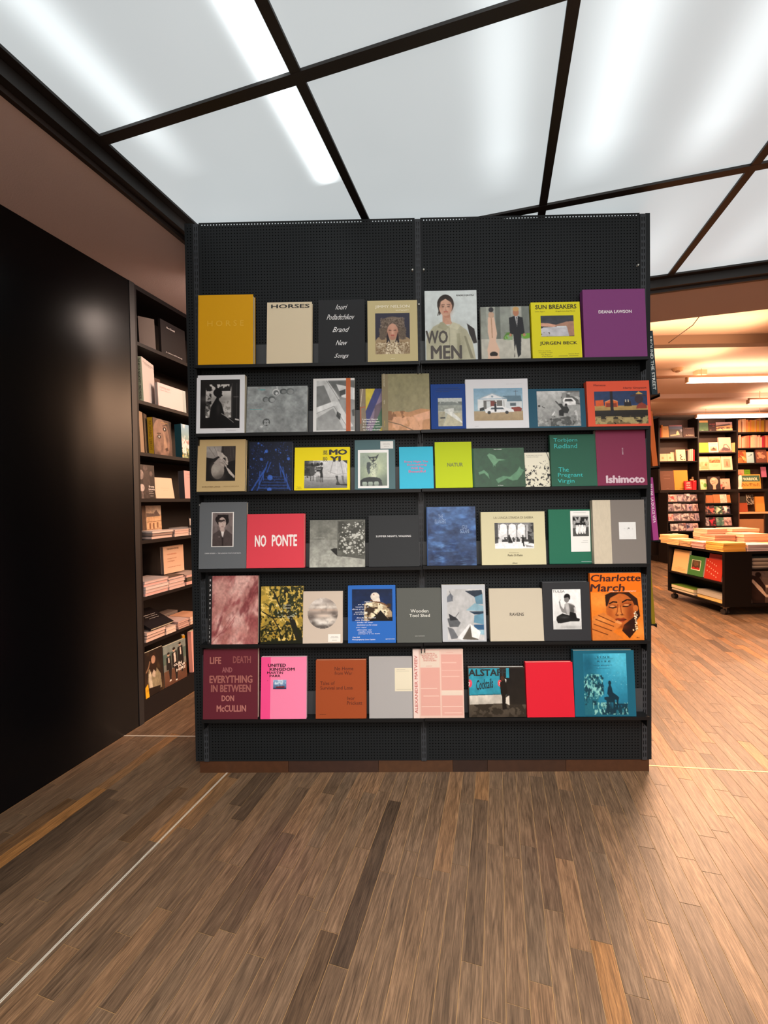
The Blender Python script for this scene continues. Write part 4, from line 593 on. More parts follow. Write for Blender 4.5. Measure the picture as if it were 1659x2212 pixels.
# ================================================================ bookcase let into the left wall
LB = tag(empty('left_bookcase', ab(2.137, WB)), 'dark bookcase built into the black left wall, eight shelves of art books', 'bookcase')
LBI = Matrix.Translation(Vector(ab(2.137, WB))).inverted()
BROWNBLK = mat('151011', .5, spec=.25)
def lb(name, *a, mt=BROWNBLK):
    o = slab(name, *a, mt); o.parent = LB; o.matrix_parent_inverse = LBI; return o
LA0, LA1 = 2.138, 4.6
lb('side_panel', LA0, LA0 + .018, WB - .33, WB - .002, 0, 2.984)
lb('side_panel', LA1 - .02, LA1 - .001, WB - .33, WB - .002, 0, 2.984)
lb('back_panel', LA0, LA1 - .001, WB - .345, WB - .331, 0, 2.984)
lb('top_panel', LA0 + .018, LA1 - .02, WB - .33, WB - .002, 2.955, 2.984)
LZ = [2.603, 2.210, 1.855, 1.537, 1.250, .860, .542, .150]
for z in LZ: lb('shelf', LA0 + .018, LA1 - .02, WB - .33, WB - .002, z - .024, z)
lb('base_panel', LA0 + .018, LA1 - .02, WB - .02, WB - .004, 0, .126)
lb('divider', 3.3, 3.32, WB - .33, WB - .004, .151, 2.955)
LR = math.pi / 2 - PHI
def LBk(s, A, W, H, T, cover, label, turn=0, back=.01, rows=None, dz=0, **k):
    p = ab(A, WB - back, LZ[s] + .0005 + dz)
    o = book(p, W, H, T, cover, label, 'books standing in the left wall bookcase', rz=LR + R(turn), lean=k.pop('lean', R(2)), cell=.003, **k)
    return o
LBk(0, 2.335, .16, .225, .10, '6a5c55', 'thick grey-brown boxed book on the topmost left shelf', turn=55, back=.03, hard=False, page='9a8a7a')
LBk(0, 2.375, .235, .255, .02, '1a1516', 'black book with small white lettering beside the grey-brown box', texts=['New Danish|40|17|34|5|d8d0cc', 'A Lifetime of Drawings|50|91|66|3.6|d8d0cc'], back=.02, hard=False)
LBk(1, 2.166, .02, .31, .030, '5e5836', 'olive spine at the left end of the second left shelf', turn=3, hard=False, back=.04)
LBk(1, 2.205, .19, .31, .038, 'c9bdb6', 'tall pale book with black-lettered spine on the second left shelf', turn=24, spine='b9bda0', spine_text=('THE ART OF NEGATIVITY  MIKE MANDEL', '23241c', .92), texts=['MY ART IS NEGATIVITY|50|9|84|3|7a6a64', 'Taylor Smith|46|13|60|2.4|8a7a74', 'Tbe|70|92|12|2|8a7a74'], hard=False)
LBk(1, 2.327, .262, .168, .03, 'e0c2bc', 'wide pale-pink book lying on its long side below the brown box', texts=['TEXTILE ART|24|18|36|8|b88a84', 'Paper Flowers|26|30|34|6|b88a84'], spine='8f8a88', pics=[(88, 0, 100, 100, 'g a9b4b0 9aa6a2')])
LBk(1, 2.36, .13, .245, .05, '4a342c', 'dark brown box standing behind the pale-pink book', back=.15, hard=False)
LBk(2, 2.172, .14, .285, .02, 'a58c74', 'worn beige book at the left end of the third left shelf', turn=28, pics=[(46, 0, 60, 100, 'g 2a2220 2a2220'), (60, 0, 100, 100, 'g 6a5a4c 8a745e;N .2 3 5')], hard=False)
LBk(2, 2.282, .19, .262, .045, '5a473e', 'brown cover with a close-up of a face and yellow spine', turn=8, spine='c9a222', spine_text=('RICHARD LEROY', '7a5a14', .8), pics=[(0, 0, 100, 100, 'g 4a3a34 6a5448;E 40 60 46 60 8a6c5c;W 3a2c28 .5 3 3 .6;P a8876f 50 30 62 40 72 74 66 84 56 80 54 50;E 30 50 9 5 2a201c;E 30 50 3 3 d8d0c8;E 62 26 10 6 2a201c;E 62 26 3 3 d8d0c8;P 4a342c 60 80 74 76 78 84 66 88;P 1e1716 86 0 100 0 100 60;L 2a201c 3 20 42 40 40;L 2a201c 3 52 18 76 12;N .15 8 8'), ], texts=['Joan Colom|62|8|36|3.4|c9a24a'])
LBk(2, 2.540, .12, .262, .062, '4f8496', 'thick book with teal spine and cloudy mountain cover', spine='23505c', pics=[(0, 0, 100, 100, 'g 7aa6c4 8a9a6a;W e8e4e0 .45 3 4 .9;G b98a8a 8a7a68 0 46 100 66;M e8d8d4 .5 8 10 0 44 100 72;M 3a4a2c .5 8 8 0 70 100 100;M d8b048 .62 8 8 0 74 100 100')], hard=False)
LBk(3, 2.160, .122, .235, .01, '2a1e1e', 'dark cover with a standing man and white lettering on the fourth left shelf', pics=[(0, 0, 100, 100, 'g 241a1b 1a1213;E 12 30 16 14 8a7a74;E 40 10 14 8 4a3c3a;P 3a2e2c 30 18 60 18 70 60 60 100 30 100 20 60;E 14 68 16 11 b9a8a0;E 76 26 10 8 5a4a46;P 6a5a56 8 78 20 78 26 100 10 100;N .3 8 12')], texts=['Brutta|76|64|36|6|e6dcd6|.03', 'Istoria|76|72|40|6|e6dcd6|.03', 'Tragica|70|79|28|3|d0c6c0', 'cultura|74|84|32|3|d0c6c0', 'minore|76|92|22|3|d0c6c0|.03'], hard=False)
LBk(3, 2.290, .165, .155, .008, 'ddbfa4', 'thin cream booklet leaning at the centre of the fourth left shelf', texts=['–––– ––––|54|50|44|.8|c09a80', '––––|56|60|26|.8|c09a80'], hard=False, lean=R(10))
LBk(3, 2.558, .13, .218, .055, 'd9a8a4', 'pink-fronted book with slate spine at the right of the fourth left shelf', spine='544e50', texts=['CARTE|40|12|40|4|b07a78', '––––|40|24|30|1|b07a78'], hard=False)
LBk(4, 2.30, .17, .235, .055, 'c9a98c', 'upright book with tall house facades on the fifth left shelf', back=.150, spine='6f8f9c', pics=[(0, 0, 100, 100, 'g c9b4a0 c4a88a;P 5a4438 0 0 20 0 22 100 0 100;P d8c4ae 22 0 100 0 100 30 60 20;P 6a5a54 22 24 60 26 74 14 96 36 22 38;P dcb48c 24 36 100 34 100 100 24 100;L 8a6248 2.4 24 52 100 50;L 8a6248 2 24 76 100 74;P 8a6248 36 56 44 56 44 74 36 74;P 8a6248 54 56 62 56 62 74 54 74;P 8a6248 74 54 82 54 82 72 74 72;P a8774c 36 80 44 80 44 98 36 98;P a8774c 56 80 64 80 64 98 56 98;P a8774c 78 80 86 80 86 98 78 98;N .16 10 10')], hard=False)
LBk(5, 2.462, .20, .21, .028, 'dcb79c', 'cream book with orange lettering behind the flat pile on the sixth left shelf', spine='7a6660', texts=['TENDENZIOSE|46|10|60|6|4a3830|.02', 'VERDREHEN|40|30|46|5|c87858', 'ausgehend|40|46|44|5|a8684c', 'reiniget|36|56|34|5|a8684c', 'anhand der Dinge|50|78|66|5|b87860'], back=.13, dz=.095)
LBk(7, 2.165, .155, .315, .012, '1d1513', 'dark cover of a long-haired woman in a pale shirt on the lowest left shelf', pics=[(0, 0, 100, 100, 'g 1e1512 2c1e16;W 5a4426 .5 3 4 .5;P 8f8468 22 40 60 40 84 60 88 92 30 92 16 66;P b9a894 40 42 58 42 54 64 40 58;P 2a1a12 32 8 60 6 68 30 60 52 48 44 36 54 28 40;E 48 22 11 9 a8826a;P c0b49c 22 50 34 46 40 84 22 84;P 1a100c 14 80 80 86 76 100 14 100;P d9a224 0 76 16 70 20 100 0 100;L 8a6a50 6 10 44 22 36 30 24;N .2 8 12')], hard=False)
LBk(7, 2.325, .205, .300, .026, '5a6a68', 'cover of three men in dark suits titled GUN FOR HIRE on the lowest left shelf', turn=-2, spine='141414', pics=[(0, 0, 100, 100, 'g 7f8c88 6a6258;G 4f6460 5a6a60 0 20 100 46;G 6a4a38 5a3a2c 0 62 100 100;P 1c1a1c 12 30 32 28 34 60 30 86 24 86 20 60 12 60;P 1c1a1c 36 24 58 22 62 60 56 92 50 92 46 62 36 60;P 1c1a1c 62 16 84 14 88 52 82 80 76 80 72 52 62 50;P e0d4c8 44 26 52 24 54 48 46 50;P d8ccc0 20 32 25 31 26 44 21 44;P d8ccc0 72 18 77 17 78 36 73 36;E 22 24 5 4 b99a86;E 46 18 5.4 4.4 b99a86;E 73 10 5 4 b99a86;E 22 21 5.4 2.8 1a1412;E 46 14.6 6 3.2 1a1412;E 73 7 5.4 2.8 1a1412;P e6e0d8 24 86 30 86 30 90 22 90;P e6e0d8 50 92 56 92 56 95 48 95;N .12 8 10')], texts=['GUN|60|56|36|6|f0ece6|.03', 'FOR|78|63|32|6|f0ece6|.03', 'HIRE|74|71|42|7|f0ece6|.03', '–––––––––|72|6|40|.4|2a2a2a'])
LBk(7, 2.560, .035, .315, .018, 'd99a1c', 'amber-yellow spine right of GUN FOR HIRE on the lowest left shelf', hard=False, turn=60, back=.03)
LBk(7, 2.600, .12, .325, .03, 'd8a098', 'pink book at the right end of the lowest left shelf', spine='d8a098', hard=False, turn=10, texts=['EI|30|40|16|4|c0302c|.03', 'DE|30|46|16|4|c0302c|.03'])
# flat piles
def pile(origin, rz, W, Dp, ts, cols, pages, label, group, jitter=.006, covertex=None, rnd=None, spine_front=False, top_pic=None, label2=None):
    """books lying flat; origin = near-left lower corner; x along the shelf, y into it; every book is a thing"""
    rnd = rnd or random.Random(int(abs(origin[0] * 1000)) + int(abs(origin[1] * 100)))
    z = origin[2]; out = []
    for i, t in enumerate(ts):
        jx, jy, jr = rnd.uniform(-jitter, jitter), rnd.uniform(0, jitter), rnd.uniform(-.02, .02)
        c, s_ = math.cos(rz), math.sin(rz)
        p = (origin[0] + c * jx - s_ * jy, origin[1] + s_ * jx + c * jy, z + .0004)
        n = len(ts); pos = 'topmost of its pile' if i == n - 1 else ('bottom of its pile' if i == 0 else ['', 'second', 'third', 'fourth', 'fifth', 'sixth', 'seventh', 'eighth', 'ninth'][i] + ' from bottom')
        o = tag(empty('book', p, rz + jr), '%s, %s' % (label, pos), 'book', group)
        b = .0022 if t > .012 else .0008; cc = cols[i % len(cols)]; e = .002
        cm = mat(cc, .45); k = MB().box(0, W, 0, Dp, 0, b).box(0, W, 0, Dp, t - b, t)
        if spine_front: k.box(0, W, 0, b, b, t - b)
        else: k.box(W - b, W, 0, Dp, b, t - b)
        k.build('cover', cm, o)
        MB().box(e, W - e - (0 if spine_front else b), b + (.001 if spine_front else e - b), Dp - e, b, t - b).build('page_block', mat(pages[i % len(pages)], .8, bump=.4, scale=700), o)
        z += t + .0008; out.append(o)
    return out, z
def lpile(s, A, back, W, Dp, ts, cols, pages, label, **k):
    return pile(ab(A, WB - back, LZ[s] + .0005 + k.pop('dz', 0)), LR + k.pop('turn', 0), W, Dp, ts, cols, pages, label, 'books lying flat in the left wall bookcase', **k)
lpile(4, 2.235, -.005, .185, .14, [.02, .02, .014], ['8a7a74', '2a2224', 'd8c8c0'], ['d8b8ac', 'a08478', 'e0c8bc'], 'flat book in front of the house-facade book')
lpile(4, 2.435, -.005, .14, .14, [.022, .02, .008], ['d8c4bc', 'd0b8b0'], ['dcbcb0', 'd4b0a4'], 'flat pale book beside the house-facade pile')
lpile(4, 2.585, -.005, .13, .2, [.028, .02, .006], ['d8ccc8', '1c1a1b'], ['e0d0c8', 'c8bab2'], 'flat book at the right end of the fifth left shelf')
LBk(4, 2.592, .12, .075, .01, '1d1a1b', 'small dark picture book standing on the right-end pile of the fifth left shelf', dz=.06, pics=[(6, 8, 94, 80, 'g c9c4c0 9a9490;L 2a2628 4 60 90 50 50 90 10;L 2a2628 4 52 60 20 50')])
lpile(5, 2.165, -.006, .2, .2, [.022, .02, .022, .02, .018], ['b9a8a4', 'c4b0ac'], ['dca8a0', 'd4b4ac', 'e0c4bc'], 'flat pale-pink book in the left pile on the sixth left shelf')
lpile(5, 2.375, -.006, .15, .2, [.022, .024, .024, .02], ['c4b0ac', 'b49c98', 'd8c8c4', '1b1517'], ['dcb4ac', 'd4b4ac'], 'flat book in the middle pile on the sixth left shelf')
lpile(5, 2.54, -.006, .2, .22, [.03, .028, .02], ['4a4034', '3e3830', 'b8a49c'], ['d8a8a0', '5a4c3c'], 'flat book in the right pile on the sixth left shelf')
lpile(6, 2.165, -.006, .16, .2, [.022, .022, .02], ['c4a99c', '2a2022'], ['dcb8a8', 'd4b0a0'], 'flat book in the left pile on the seventh left shelf')
lpile(6, 2.340, -.006, .09, .2, [.024, .022], ['d8c0b4'], ['e0c4b4'], 'flat cream book beside the leaning black book')
lpile(6, 2.448, -.004, .108, .2, [.014, .014, .014, .014], ['8a706a', 'd4b4ac'], ['c49c90'], 'flat mauve booklet in the middle of the seventh left shelf')
lpile(6, 2.57, -.004, .15, .2, [.02, .02, .018], ['e0a888', 'd8c0b4'], ['e0c4b4'], 'flat book at the right end of the seventh left shelf')
LBk(6, 2.20, .20, .24, .018, '1a1416', 'black book with three lines of white script tilted back on the left pile', back=-.01, dz=.069, lean=R(68), texts=['Wilhelm Sasnal|60|36|50|4|e0d8d4', 'Recent Paintings|60|46|50|4|e0d8d4', 'and Drawings|60|56|40|4|e0d8d4'], pics=[])
lpile(6, 2.50, .205, .17, .1, [.03, .028, .02], ['3a4440', '2c2a2c', '8a7a74'], ['6a6460', 'a09890'], 'grey-green book stacked at the back of the seventh left shelf')

# ================================================================ books on the narrow right-hand face of the display wall
for k, so in enumerate((.064, .062, .066, .044)):
    s_ = MB().box(.0005, so - .002, -.0, .40, -.004, 0).box(so - .002, so, 0, .40, -.014, .006).build('shelf', STEEL2, du)
    s_.location = (UX1, .02, (2.06, 1.668, 1.262, .80)[k])
def RB(z, T, H, col, label, st, out=.058, y=.03, off=0):
    lean = math.asin((out - T) / H)
    o = book((UX1 + out, YU + y, z), .30, H, T, col, label, 'books on the narrow right face of the display wall', rz=math.pi / 2, lean=lean, hard=False, rough=.4)
    # the spine looks towards the camera
    if st:
        s, c, fr = st; v, f = glyphs(s, .02, 0)
        V = [(-.0007 - .00005 * l_, T * .5 - (bb - .5) * T * .5, H * (.5 + fr / 2) - a * H * fr + off) for a, bb, l_ in v]
        meshobj('spine_lettering', V, f, mat(c, .5), o)
    return o
RB(2.061, .032, .345, '2b3a40', 'slate-blue spine lettered in white projecting from the right side, highest of four', ('AROUND THE STREET', 'e6ece8', .86))
RB(1.669, .028, .30, 'c8622c', 'orange spine projecting from the right side below the slate-blue one', None)
RB(1.263, .03, .345, '9c3f7c', 'magenta spine LA DOLCE VITA projecting from the right side', ('FELLINI  LA DOLCE VITA', 'f0dce8', .62), out=.062, off=.03)
RB(.801, .02, .30, '7e6a1a', 'mustard spine projecting from the right side, lowest of four', None, out=.042)
# ================================================================ far bookcase with the magazine rack below it
YF = 9.2
FX = [6.035, 6.915, 7.80, 8.69]
DK = mat('1c1411', .5, spec=.25); DKW = mat('4c3326', .5, bump=.2, scale=40)
fb = tag(empty('far_bookcase', (FX[0], YF, 0)), 'dark wooden bookcase across the back room, under the farthest strip light', 'bookcase')
def fbx(name, x0, x1, y0, y1, z0, z1, m_=DK):
    return MB().box(x0 - FX[0], x1 - FX[0], y0 - YF, y1 - YF, z0, z1).build(name, m_, fb)
fbx('side_panel', FX[0] - .03, FX[0], YF - .02, YF + .32, 1.66, 3.33)
for x in FX[1:]: fbx('divider', x - .015, x + .015, YF - .02, YF + .30, 1.66, 3.33)
for x0, x1 in zip(FX, FX[1:]): fbx('back_panel', x0 + .016, x1 - .016, YF + .30, YF + .32, 1.66, 3.33, DKW)
FSH = [[2.876, 2.327], [3.012, 2.514, 2.104], [2.969, 2.609, 2.261]]
for k in range(3):
    for z in FSH[k]: fbx('shelf', FX[k] + .016, FX[k + 1] - .016, YF - .01, YF + .30, z - .028, z)
fbx('counter', FX[0] - .03, FX[3], YF - .06, YF + .32, 1.60, 1.66)
structure(MB().box(FX[0] - .03, FX[3], YF + .03, YF + .3, 0, .12).build('baseboard_back', DK))
structure(MB().box(7.605, 7.80, YF - .05, YF + .27, 0, 1.598).build('wall_pier_low', DK))
structure(MB().box(FX[0], FX[3], YF + .28, YF + .3, .12, 1.598).build('wall_back_low', DK))
def F(x, W, z, H, col, label, pics=(), texts=(), T=.03, y=0., **k):
    k.setdefault('hard', False); k.setdefault('group', 'books facing out on the far bookcase')
    g = k.pop('group'); ln = k.pop('lean', R(6))
    return book((x, YF + .02 + y, z + .0005), W, H, T, col, label, g, pics=pics, texts=texts, lean=ln, cell=.0075, **k)
z = 2.876
F(6.064, .03, z, .225, '9c3a24', 'thin brick-red spine at the far left of the top far shelf', T=.12, lean=0)
F(6.097, .03, z, .29, 'd88a3c', 'tall thin orange spine beside the brick-red one', T=.12, lean=0)
F(6.13, .145, z, .265, 'd8a56a', 'sand-coloured book facing out on the left top far shelf', texts=['–––––––|50|24|70|2|9a6a3c', '–––––|50|30|50|2|9a6a3c'])
F(6.285, .30, z, .285, '54423c', 'dark cover with a blue-grey sky and a pale lying figure', [(0, 0, 100, 100, 'g 5a6070 3a2c26;G a85c5c 7a6a7c 0 0 100 14;G 54607a 4a566c 0 14 100 34;P 3a2a24 0 36 100 36 100 100 0 100;L e0b47c 9 12 84 50 80;P e8c48c 54 56 70 52 78 80 52 82;E 63 52 5 5 e8c48c;P 8a8a94 80 36 100 34 100 50 90 58')])
F(6.60, .26, z, .225, '4a3430', 'dark brown cover with pale signature at the right of the left top shelf', texts=['the Sadowe|56|80|70|12|d8b08c|.02|.3', '– –––––|50|10|60|2|a8846c'])
z = 2.327
for i, (x, wd, h, l) in enumerate(((6.058, .17, .175, 'first'), (6.235, .15, .175, 'second'))):
    F(x, wd, z, h, 'e0c49c', 'cream booklet with a small orange motif, %s from the left on the second far shelf' % l, [(26, 40, 60, 72, 'g e0c49c dcbc92;E 50 50 40 40 d49a6c;W c07848 .5 3 3 .8')])
F(6.35, .095, z, .215, 'dcc098', 'cream booklet standing behind the two with orange motifs', y=.05)
F(6.445, .215, z, .265, 'dcccb0', 'white cover with a curled black figure on the second far shelf', [(0, 0, 100, 100, 'g dcc8a8 d8c2a0;L 3a2018 7 52 42 40 50 60 60 44 70 46 84 66 88;S 12 1.6 7a5a3c 8 6 92 30;E 84 86 5 4 3a2018')])
for i, (x, c, h, l) in enumerate(((6.675, '3a2622', .245, 'dark'), (6.71, 'd89a88', .255, 'pink'), (6.745, 'd8a894', .27, 'pale pink'), (6.785, 'dcb49c', .275, 'cream-pink'), (6.825, 'c42a2c', .26, 'scarlet'))):
    F(x, .032, z, h, c, '%s spine among the five at the right of the second far shelf' % l, T=.17, lean=0)
z = 1.66
F(6.085, .315, z, .445, '6a4636', 'very tall brown hardcover above the counter, far left', T=.035, texts=['––––––|50|22|50|1.4|8a6450', '–––––|50|40|46|1.4|8a6450', '– –|50|92|14|1|c09a80'])
F(6.405, .315, z, .455, 'c88a34', 'very tall ochre hardcover beside the brown one', T=.035, texts=['–––|16|91|14|1.4|8a5c1c', '––––––|52|95|34|2.4|5a3a18'])
F(6.60, .165, z, .20, 'b8202c', 'red cover with three rows of pale capitals standing on the counter', y=-.05, texts=['LIEBE|52|22|56|17|e8b09c|.04', 'MICHT|52|50|60|17|e8b09c|.04', 'COMICS|52|78|74|17|e8b09c|.04'], cat='book', T=.03)
F(6.775, .085, z, .215, 'c01c24', 'narrow scarlet box right of the red capitals cover', y=-.05, T=.06, texts=['–––|50|12|40|3|e8b09c'], lean=0)
F(6.73, .075, z + .216, .03, 'c89068', 'tiny tan block lying on top of the scarlet box', y=-.045, T=.03, lean=0)
F(6.765, .03, z + .247, .05, '7a5a40', 'tiny brown block on the tan block', y=-.045, T=.02, lean=0)
z = 3.012
F(6.95, .225, z, .245, '4a6a3c', 'moss-green cover with a cream top edge, middle bay', [(0, 0, 100, 20, 'g d8a868 d09c5c'), (2, 20, 100, 100, 'g 54744a 4a6a3c;N .1 6 6')], texts=['–––|40|94|20|3|d8c8a0'])
F(7.185, .175, z, .205, '3c2420', 'dark cover with red lettering on the middle top shelf', texts=['–– ––––|50|24|74|5|b8443c|.03', '–––|64|46|26|4|b8443c|.03', '–––|22|92|20|3|d8b090'])
F(7.355, .37, z, .20, 'b8744c', 'landscape-format desert cover on the middle top shelf', [(0, 0, 100, 100, 'g a07c7c c88c5c;G b89490 a88480 0 0 100 24;P 4a3834 0 40 40 30 84 20 90 34 60 44 0 56;P d89454 0 56 60 44 100 40 100 70 0 66;M 5a3826 .5 8 4 0 60 100 80;P e8b478 20 82 100 72 100 100 0 100;E 40 88 3 4 3a2418')])
z = 2.514
F(6.948, .23, z, .23, 'd2c23a', 'bright yellow cover on the second middle shelf', texts=['–––– –––|52|38|66|3|8a8020', '––––|50|48|36|3|8a8020', '–––|56|58|26|3|8a8020'])
F(7.187, .22, z, .235, 'dcc8a8', 'cream cover with a picture of a conical hat', [(14, 40, 86, 86, 'g d4b494 b88c64;P 4a2c24 6 66 34 46 50 22 66 42 96 64 60 72;P 8a5c44 20 74 80 74 90 100 10 100')], texts=['–––––––|50|16|60|2|8a7058'])
F(7.42, .285, z, .35, 'c8a08c', 'tall dusty-pink cover with a dark mountain drawing', [(0, 0, 100, 100, 'g cca692 c09682;L 5a4038 5 36 72 44 50 62 48 78 66 86 78;P 5a4444 8 84 40 66 70 72 92 82 80 92 40 88 20 96;P 7a5c54 0 90 100 88 100 100 0 100;W d8b8a4 .55 4 4 .4')])
F(7.71, .03, z, .21, 'c49060', 'tan spine right of the mountain cover', T=.15, lean=0)
F(7.745, .034, z, .22, 'd8a060', 'amber spine at the end of the second middle shelf', T=.15, lean=0)
z = 2.104
F(6.945, .24, z, .325, 'dcb890', 'cream cover with faint orange landscape, left of three alike', [(0, 0, 100, 100, 'g dcb890 d8b48c;G d8a070 cc9060 4 40 96 92;W dcc09c .5 4 4 .6;E 74 60 12 9 b87044')])
F(7.195, .275, z, .325, 'dcb48c', 'cream cover with an orange row of trees, middle of three alike', [(5, 14, 95, 48, 'g dca468 b8683c;M 7a3c24 .5 10 4 0 40 100 90;W e0b488 .55 5 3 .6')], texts=['–––––|50|64|60|1.4|b08460', '––––|50|72|40|1.4|b08460'])
F(7.48, .25, z, .325, 'dcbc98', 'cream cover with a framed pink tower, right of three alike', [(22, 20, 82, 82, 'g d88c6c cc8464;P b05c44 44 30 56 30 62 80 36 80;W dca080 .5 3 3 .5')], texts=['–––––|50|9|50|1.4|b08460'])
z = 1.66
F(6.945, .085, z, .24, '4a3424', 'dark cover with tan streaks at the left of the lowest middle shelf', [(0, 0, 100, 100, 'g 4a3628 3a2a20;L b8845c 6 30 10 50 50 40 90;N .3 4 4')], y=.05)
F(7.035, .15, z, .245, 'd8c89c', 'cream and green leafy cover in the middle bay', [(0, 0, 100, 100, 'g dcd0a4 d0c890;E 70 60 24 20 6a9a44;E 30 40 14 10 b8bc6c;W 8aa85c .55 3 3 .7')], y=.05)
F(7.172, .285, z, .30, '2c1c1c', 'dark cover with a pale egg-shaped face above the counter', [(0, 0, 100, 100, 'g 2c1e1e 241818;E 50 38 32 30 cc9c80;P cc9c80 30 50 70 50 60 80 62 100 38 100 40 80;L 6a3c2c 3 32 38 44 38;L 6a3c2c 3 56 36 68 36;L 8a5040 4 34 54 64 50;L a87058 3 50 36 50 48;E 48 22 14 6 dcb498')])
F(7.47, .24, z, .25, 'd0806c', 'coral-pink cover leaning at the right of the lowest middle shelf', [(0, 0, 100, 100, 'g d8a890 d08874;E 36 40 5 4 4a2420;E 66 42 5 4 4a2420;P c04a44 0 60 30 50 20 100 0 100;P 3a2420 20 80 50 76 40 100 16 100;W e0b8a0 .55 4 4 .5')], y=.04)
# spines, third bay
rs = random.Random(11)
pal1 = ['d89c3c', 'd8a83c', '8a4a34', 'd89444', '9a6a4c', 'd8883c', 'd8a46c', 'dca878', 'c86c3c', 'dc8c54', '7a2c2c', 'e0b088', 'd87c4c', 'dc9c6c']
pal2 = ['d87c5c', 'dc9474', 'd86c4c', 'dcb08c', 'a83434', 'd8845c', 'b89c94', '5c4c7c', 'b0304c', 'd8a088', 'd88468', 'e0bc98', '8c3c3c']
ordn = ['1st', '2nd', '3rd'] + ['%dth' % i for i in range(4, 40)]
for zi, pal, nm in ((2.969, pal1, 'top'), (2.609, pal2, 'second')):
    x = 7.825; n = 0
    while x < 8.64:
        wd = rs.choice([.018, .024, .03, .036, .042, .05]); h = rs.uniform(.23, .30) if zi < 2.8 else rs.uniform(.24, .315)
        F(x, wd, zi, h, pal[rs.randrange(len(pal))], 'upright book, %s from the left on the %s shelf of spines' % (ordn[n], nm), T=.17, lean=0, y=rs.uniform(0, .02), group='upright spines in the right bay of the far bookcase'); n += 1
        x += wd + .0015
z = 2.261
F(7.822, .225, z, .30, 'b8683c', 'orange-brown cover with bent limbs drawing, right bay', [(0, 0, 100, 100, 'g c4743c b0602c;P 8a3c1c 20 20 60 10 80 40 50 60 20 50;P dc9c5c 40 40 90 60 96 90 60 70;L 5a2414 5 10 60 50 50 70 90;N .2 4 4')])
F(8.055, .165, z, .25, '9ab4b4', 'pale blue cover beside the orange-brown one', [(8, 6, 92, 94, 'g a8c0c0 8cacb0;L 4a6068 6 20 40 60 30 80 20;E 70 22 12 8 5a7078')])
F(8.222, .04, z, .25, '1c1820', 'narrow black book right of the pale blue cover', T=.06)
F(8.275, .24, z, .31, '7a4434', 'brown cover with pale boat shapes, right bay', [(0, 0, 100, 100, 'g 8a5444 6a3c2c;P c8906c 20 30 44 20 50 50 80 44 90 60 30 64;M c08468 .55 5 5 10 20 90 70')])
F(8.525, .14, z, .26, 'c87c4c', 'rust cover at the right edge above the Warhol book')
z = 1.66
F(7.90, .20, z + .001, .46, 'd0a878', 'tan cover with small dark mark rising behind the Warhol book', [(0, 0, 100, 100, 'g d4ac7c d0a474;E 36 34 12 6 5a3424;E 60 36 6 4 5a3424')], y=.09)
F(8.105, .135, z + .001, .455, '7ab020', 'lime-green cover rising behind the Warhol book', y=.09, texts=['––––|50|12|60|2|3c6a10', '–––|50|20|40|2|3c6a10'])
F(7.925, .455, z, .335, 'cc9440', 'wide amber book lettered WARHOL on a green panel', [(3, 8, 97, 50, 'g 3f5f4c 3c5c48'), (5, 54, 95, 86, 'g d09844 c88c3c;M 8a5c24 .5 22 5 0 20 100 80')], ['WARHOL|50|32|74|20|e8d4b0|.05'], T=.05, spine='5a342c')
F(8.44, .11, z + .27, .24, 'b0607c', 'mauve-pink cover at the right edge of the right bay', T=.02, y=.05, texts=['––––|50|20|60|2|7a3c54', '–––|50|30|50|2|7a3c54', '––––|50|40|60|2|7a3c54'])
o = tag(empty('figurine', (7.872, YF + .0, 1.6605)), 'small white figurine with round red head on the counter', 'figurine')
MB().cyl((0, 0, 0), (0, 0, .04), .05, 14).build('base', mat('e8dcc8', .4), o)
MB().cyl((0, 0, .04), (0, 0, .22), .03, 12, r2=.045).cyl((0, 0, .22), (0, 0, .32), .045, 12, r2=.03).build('body', mat('e8d4bc', .4), o)
MB().cyl((-.02, 0, .33), (-.02, 0, .40), .035, 12, r2=.03).cyl((.03, 0, .32), (.03, 0, .37), .022, 10).build('head', mat('b8684c', .4), o)
o = tag(empty('wall_stop', (7.72, YF - .06, 1.56)), 'tiny round white knob on the dark pier below the counter', 'knob')
MB().cyl((0, 0, 0), (0, -.02, 0), .018, 14).build('disc', mat('f0dcc0', .4), o)
# lower niche of the right bay
nz = tag(empty('side_shelving', (7.82, YF - .02, 0)), 'warm-lit low shelving right of the magazine rack', 'shelving')
MB().box(0, .03, 0, .26, .12, 1.58).build('side_panel', mat('6a3c2c', .5), nz)
MB().box(.03, .84, .0, .26, 1.09, 1.13).build('shelf', mat('d8a878', .5), nz)
MB().box(.03, .84, .0, .26, .56, .60).build('shelf', mat('d8a878', .5), nz)
MB().box(.03, .84, .25, .27, .12, 1.58).build('back_panel', mat('5a3c2a', .5), nz)
MB().box(.04, .6, .02, .24, .601, .96).build('drawer_front', mat('a8744c', .5), nz)
N2 = dict(group='books on the low shelving')
F(7.87, .2, 1.131, .21, '9c4424', 'rust-red box on the low shelving, in front', y=-.01, **N2)
F(7.86, .2, 1.345, .15, '3a342c', 'dark olive cover standing above the rust-red box', y=.04, T=.02, **N2)
F(8.08, .17, 1.30, .23, '5c5044', 'black-and-white patterned cover on the low shelving', [(0, 0, 100, 100, 'g 5a4c40 3a302a;M c8b8a0 .52 8 8;M 1c1614 .56 10 10')], y=.04, T=.02, **N2)
F(8.26, .2, 1.131, .35, 'd88c3c', 'amber cover at the right edge of the low shelving', y=-.01, **N2)

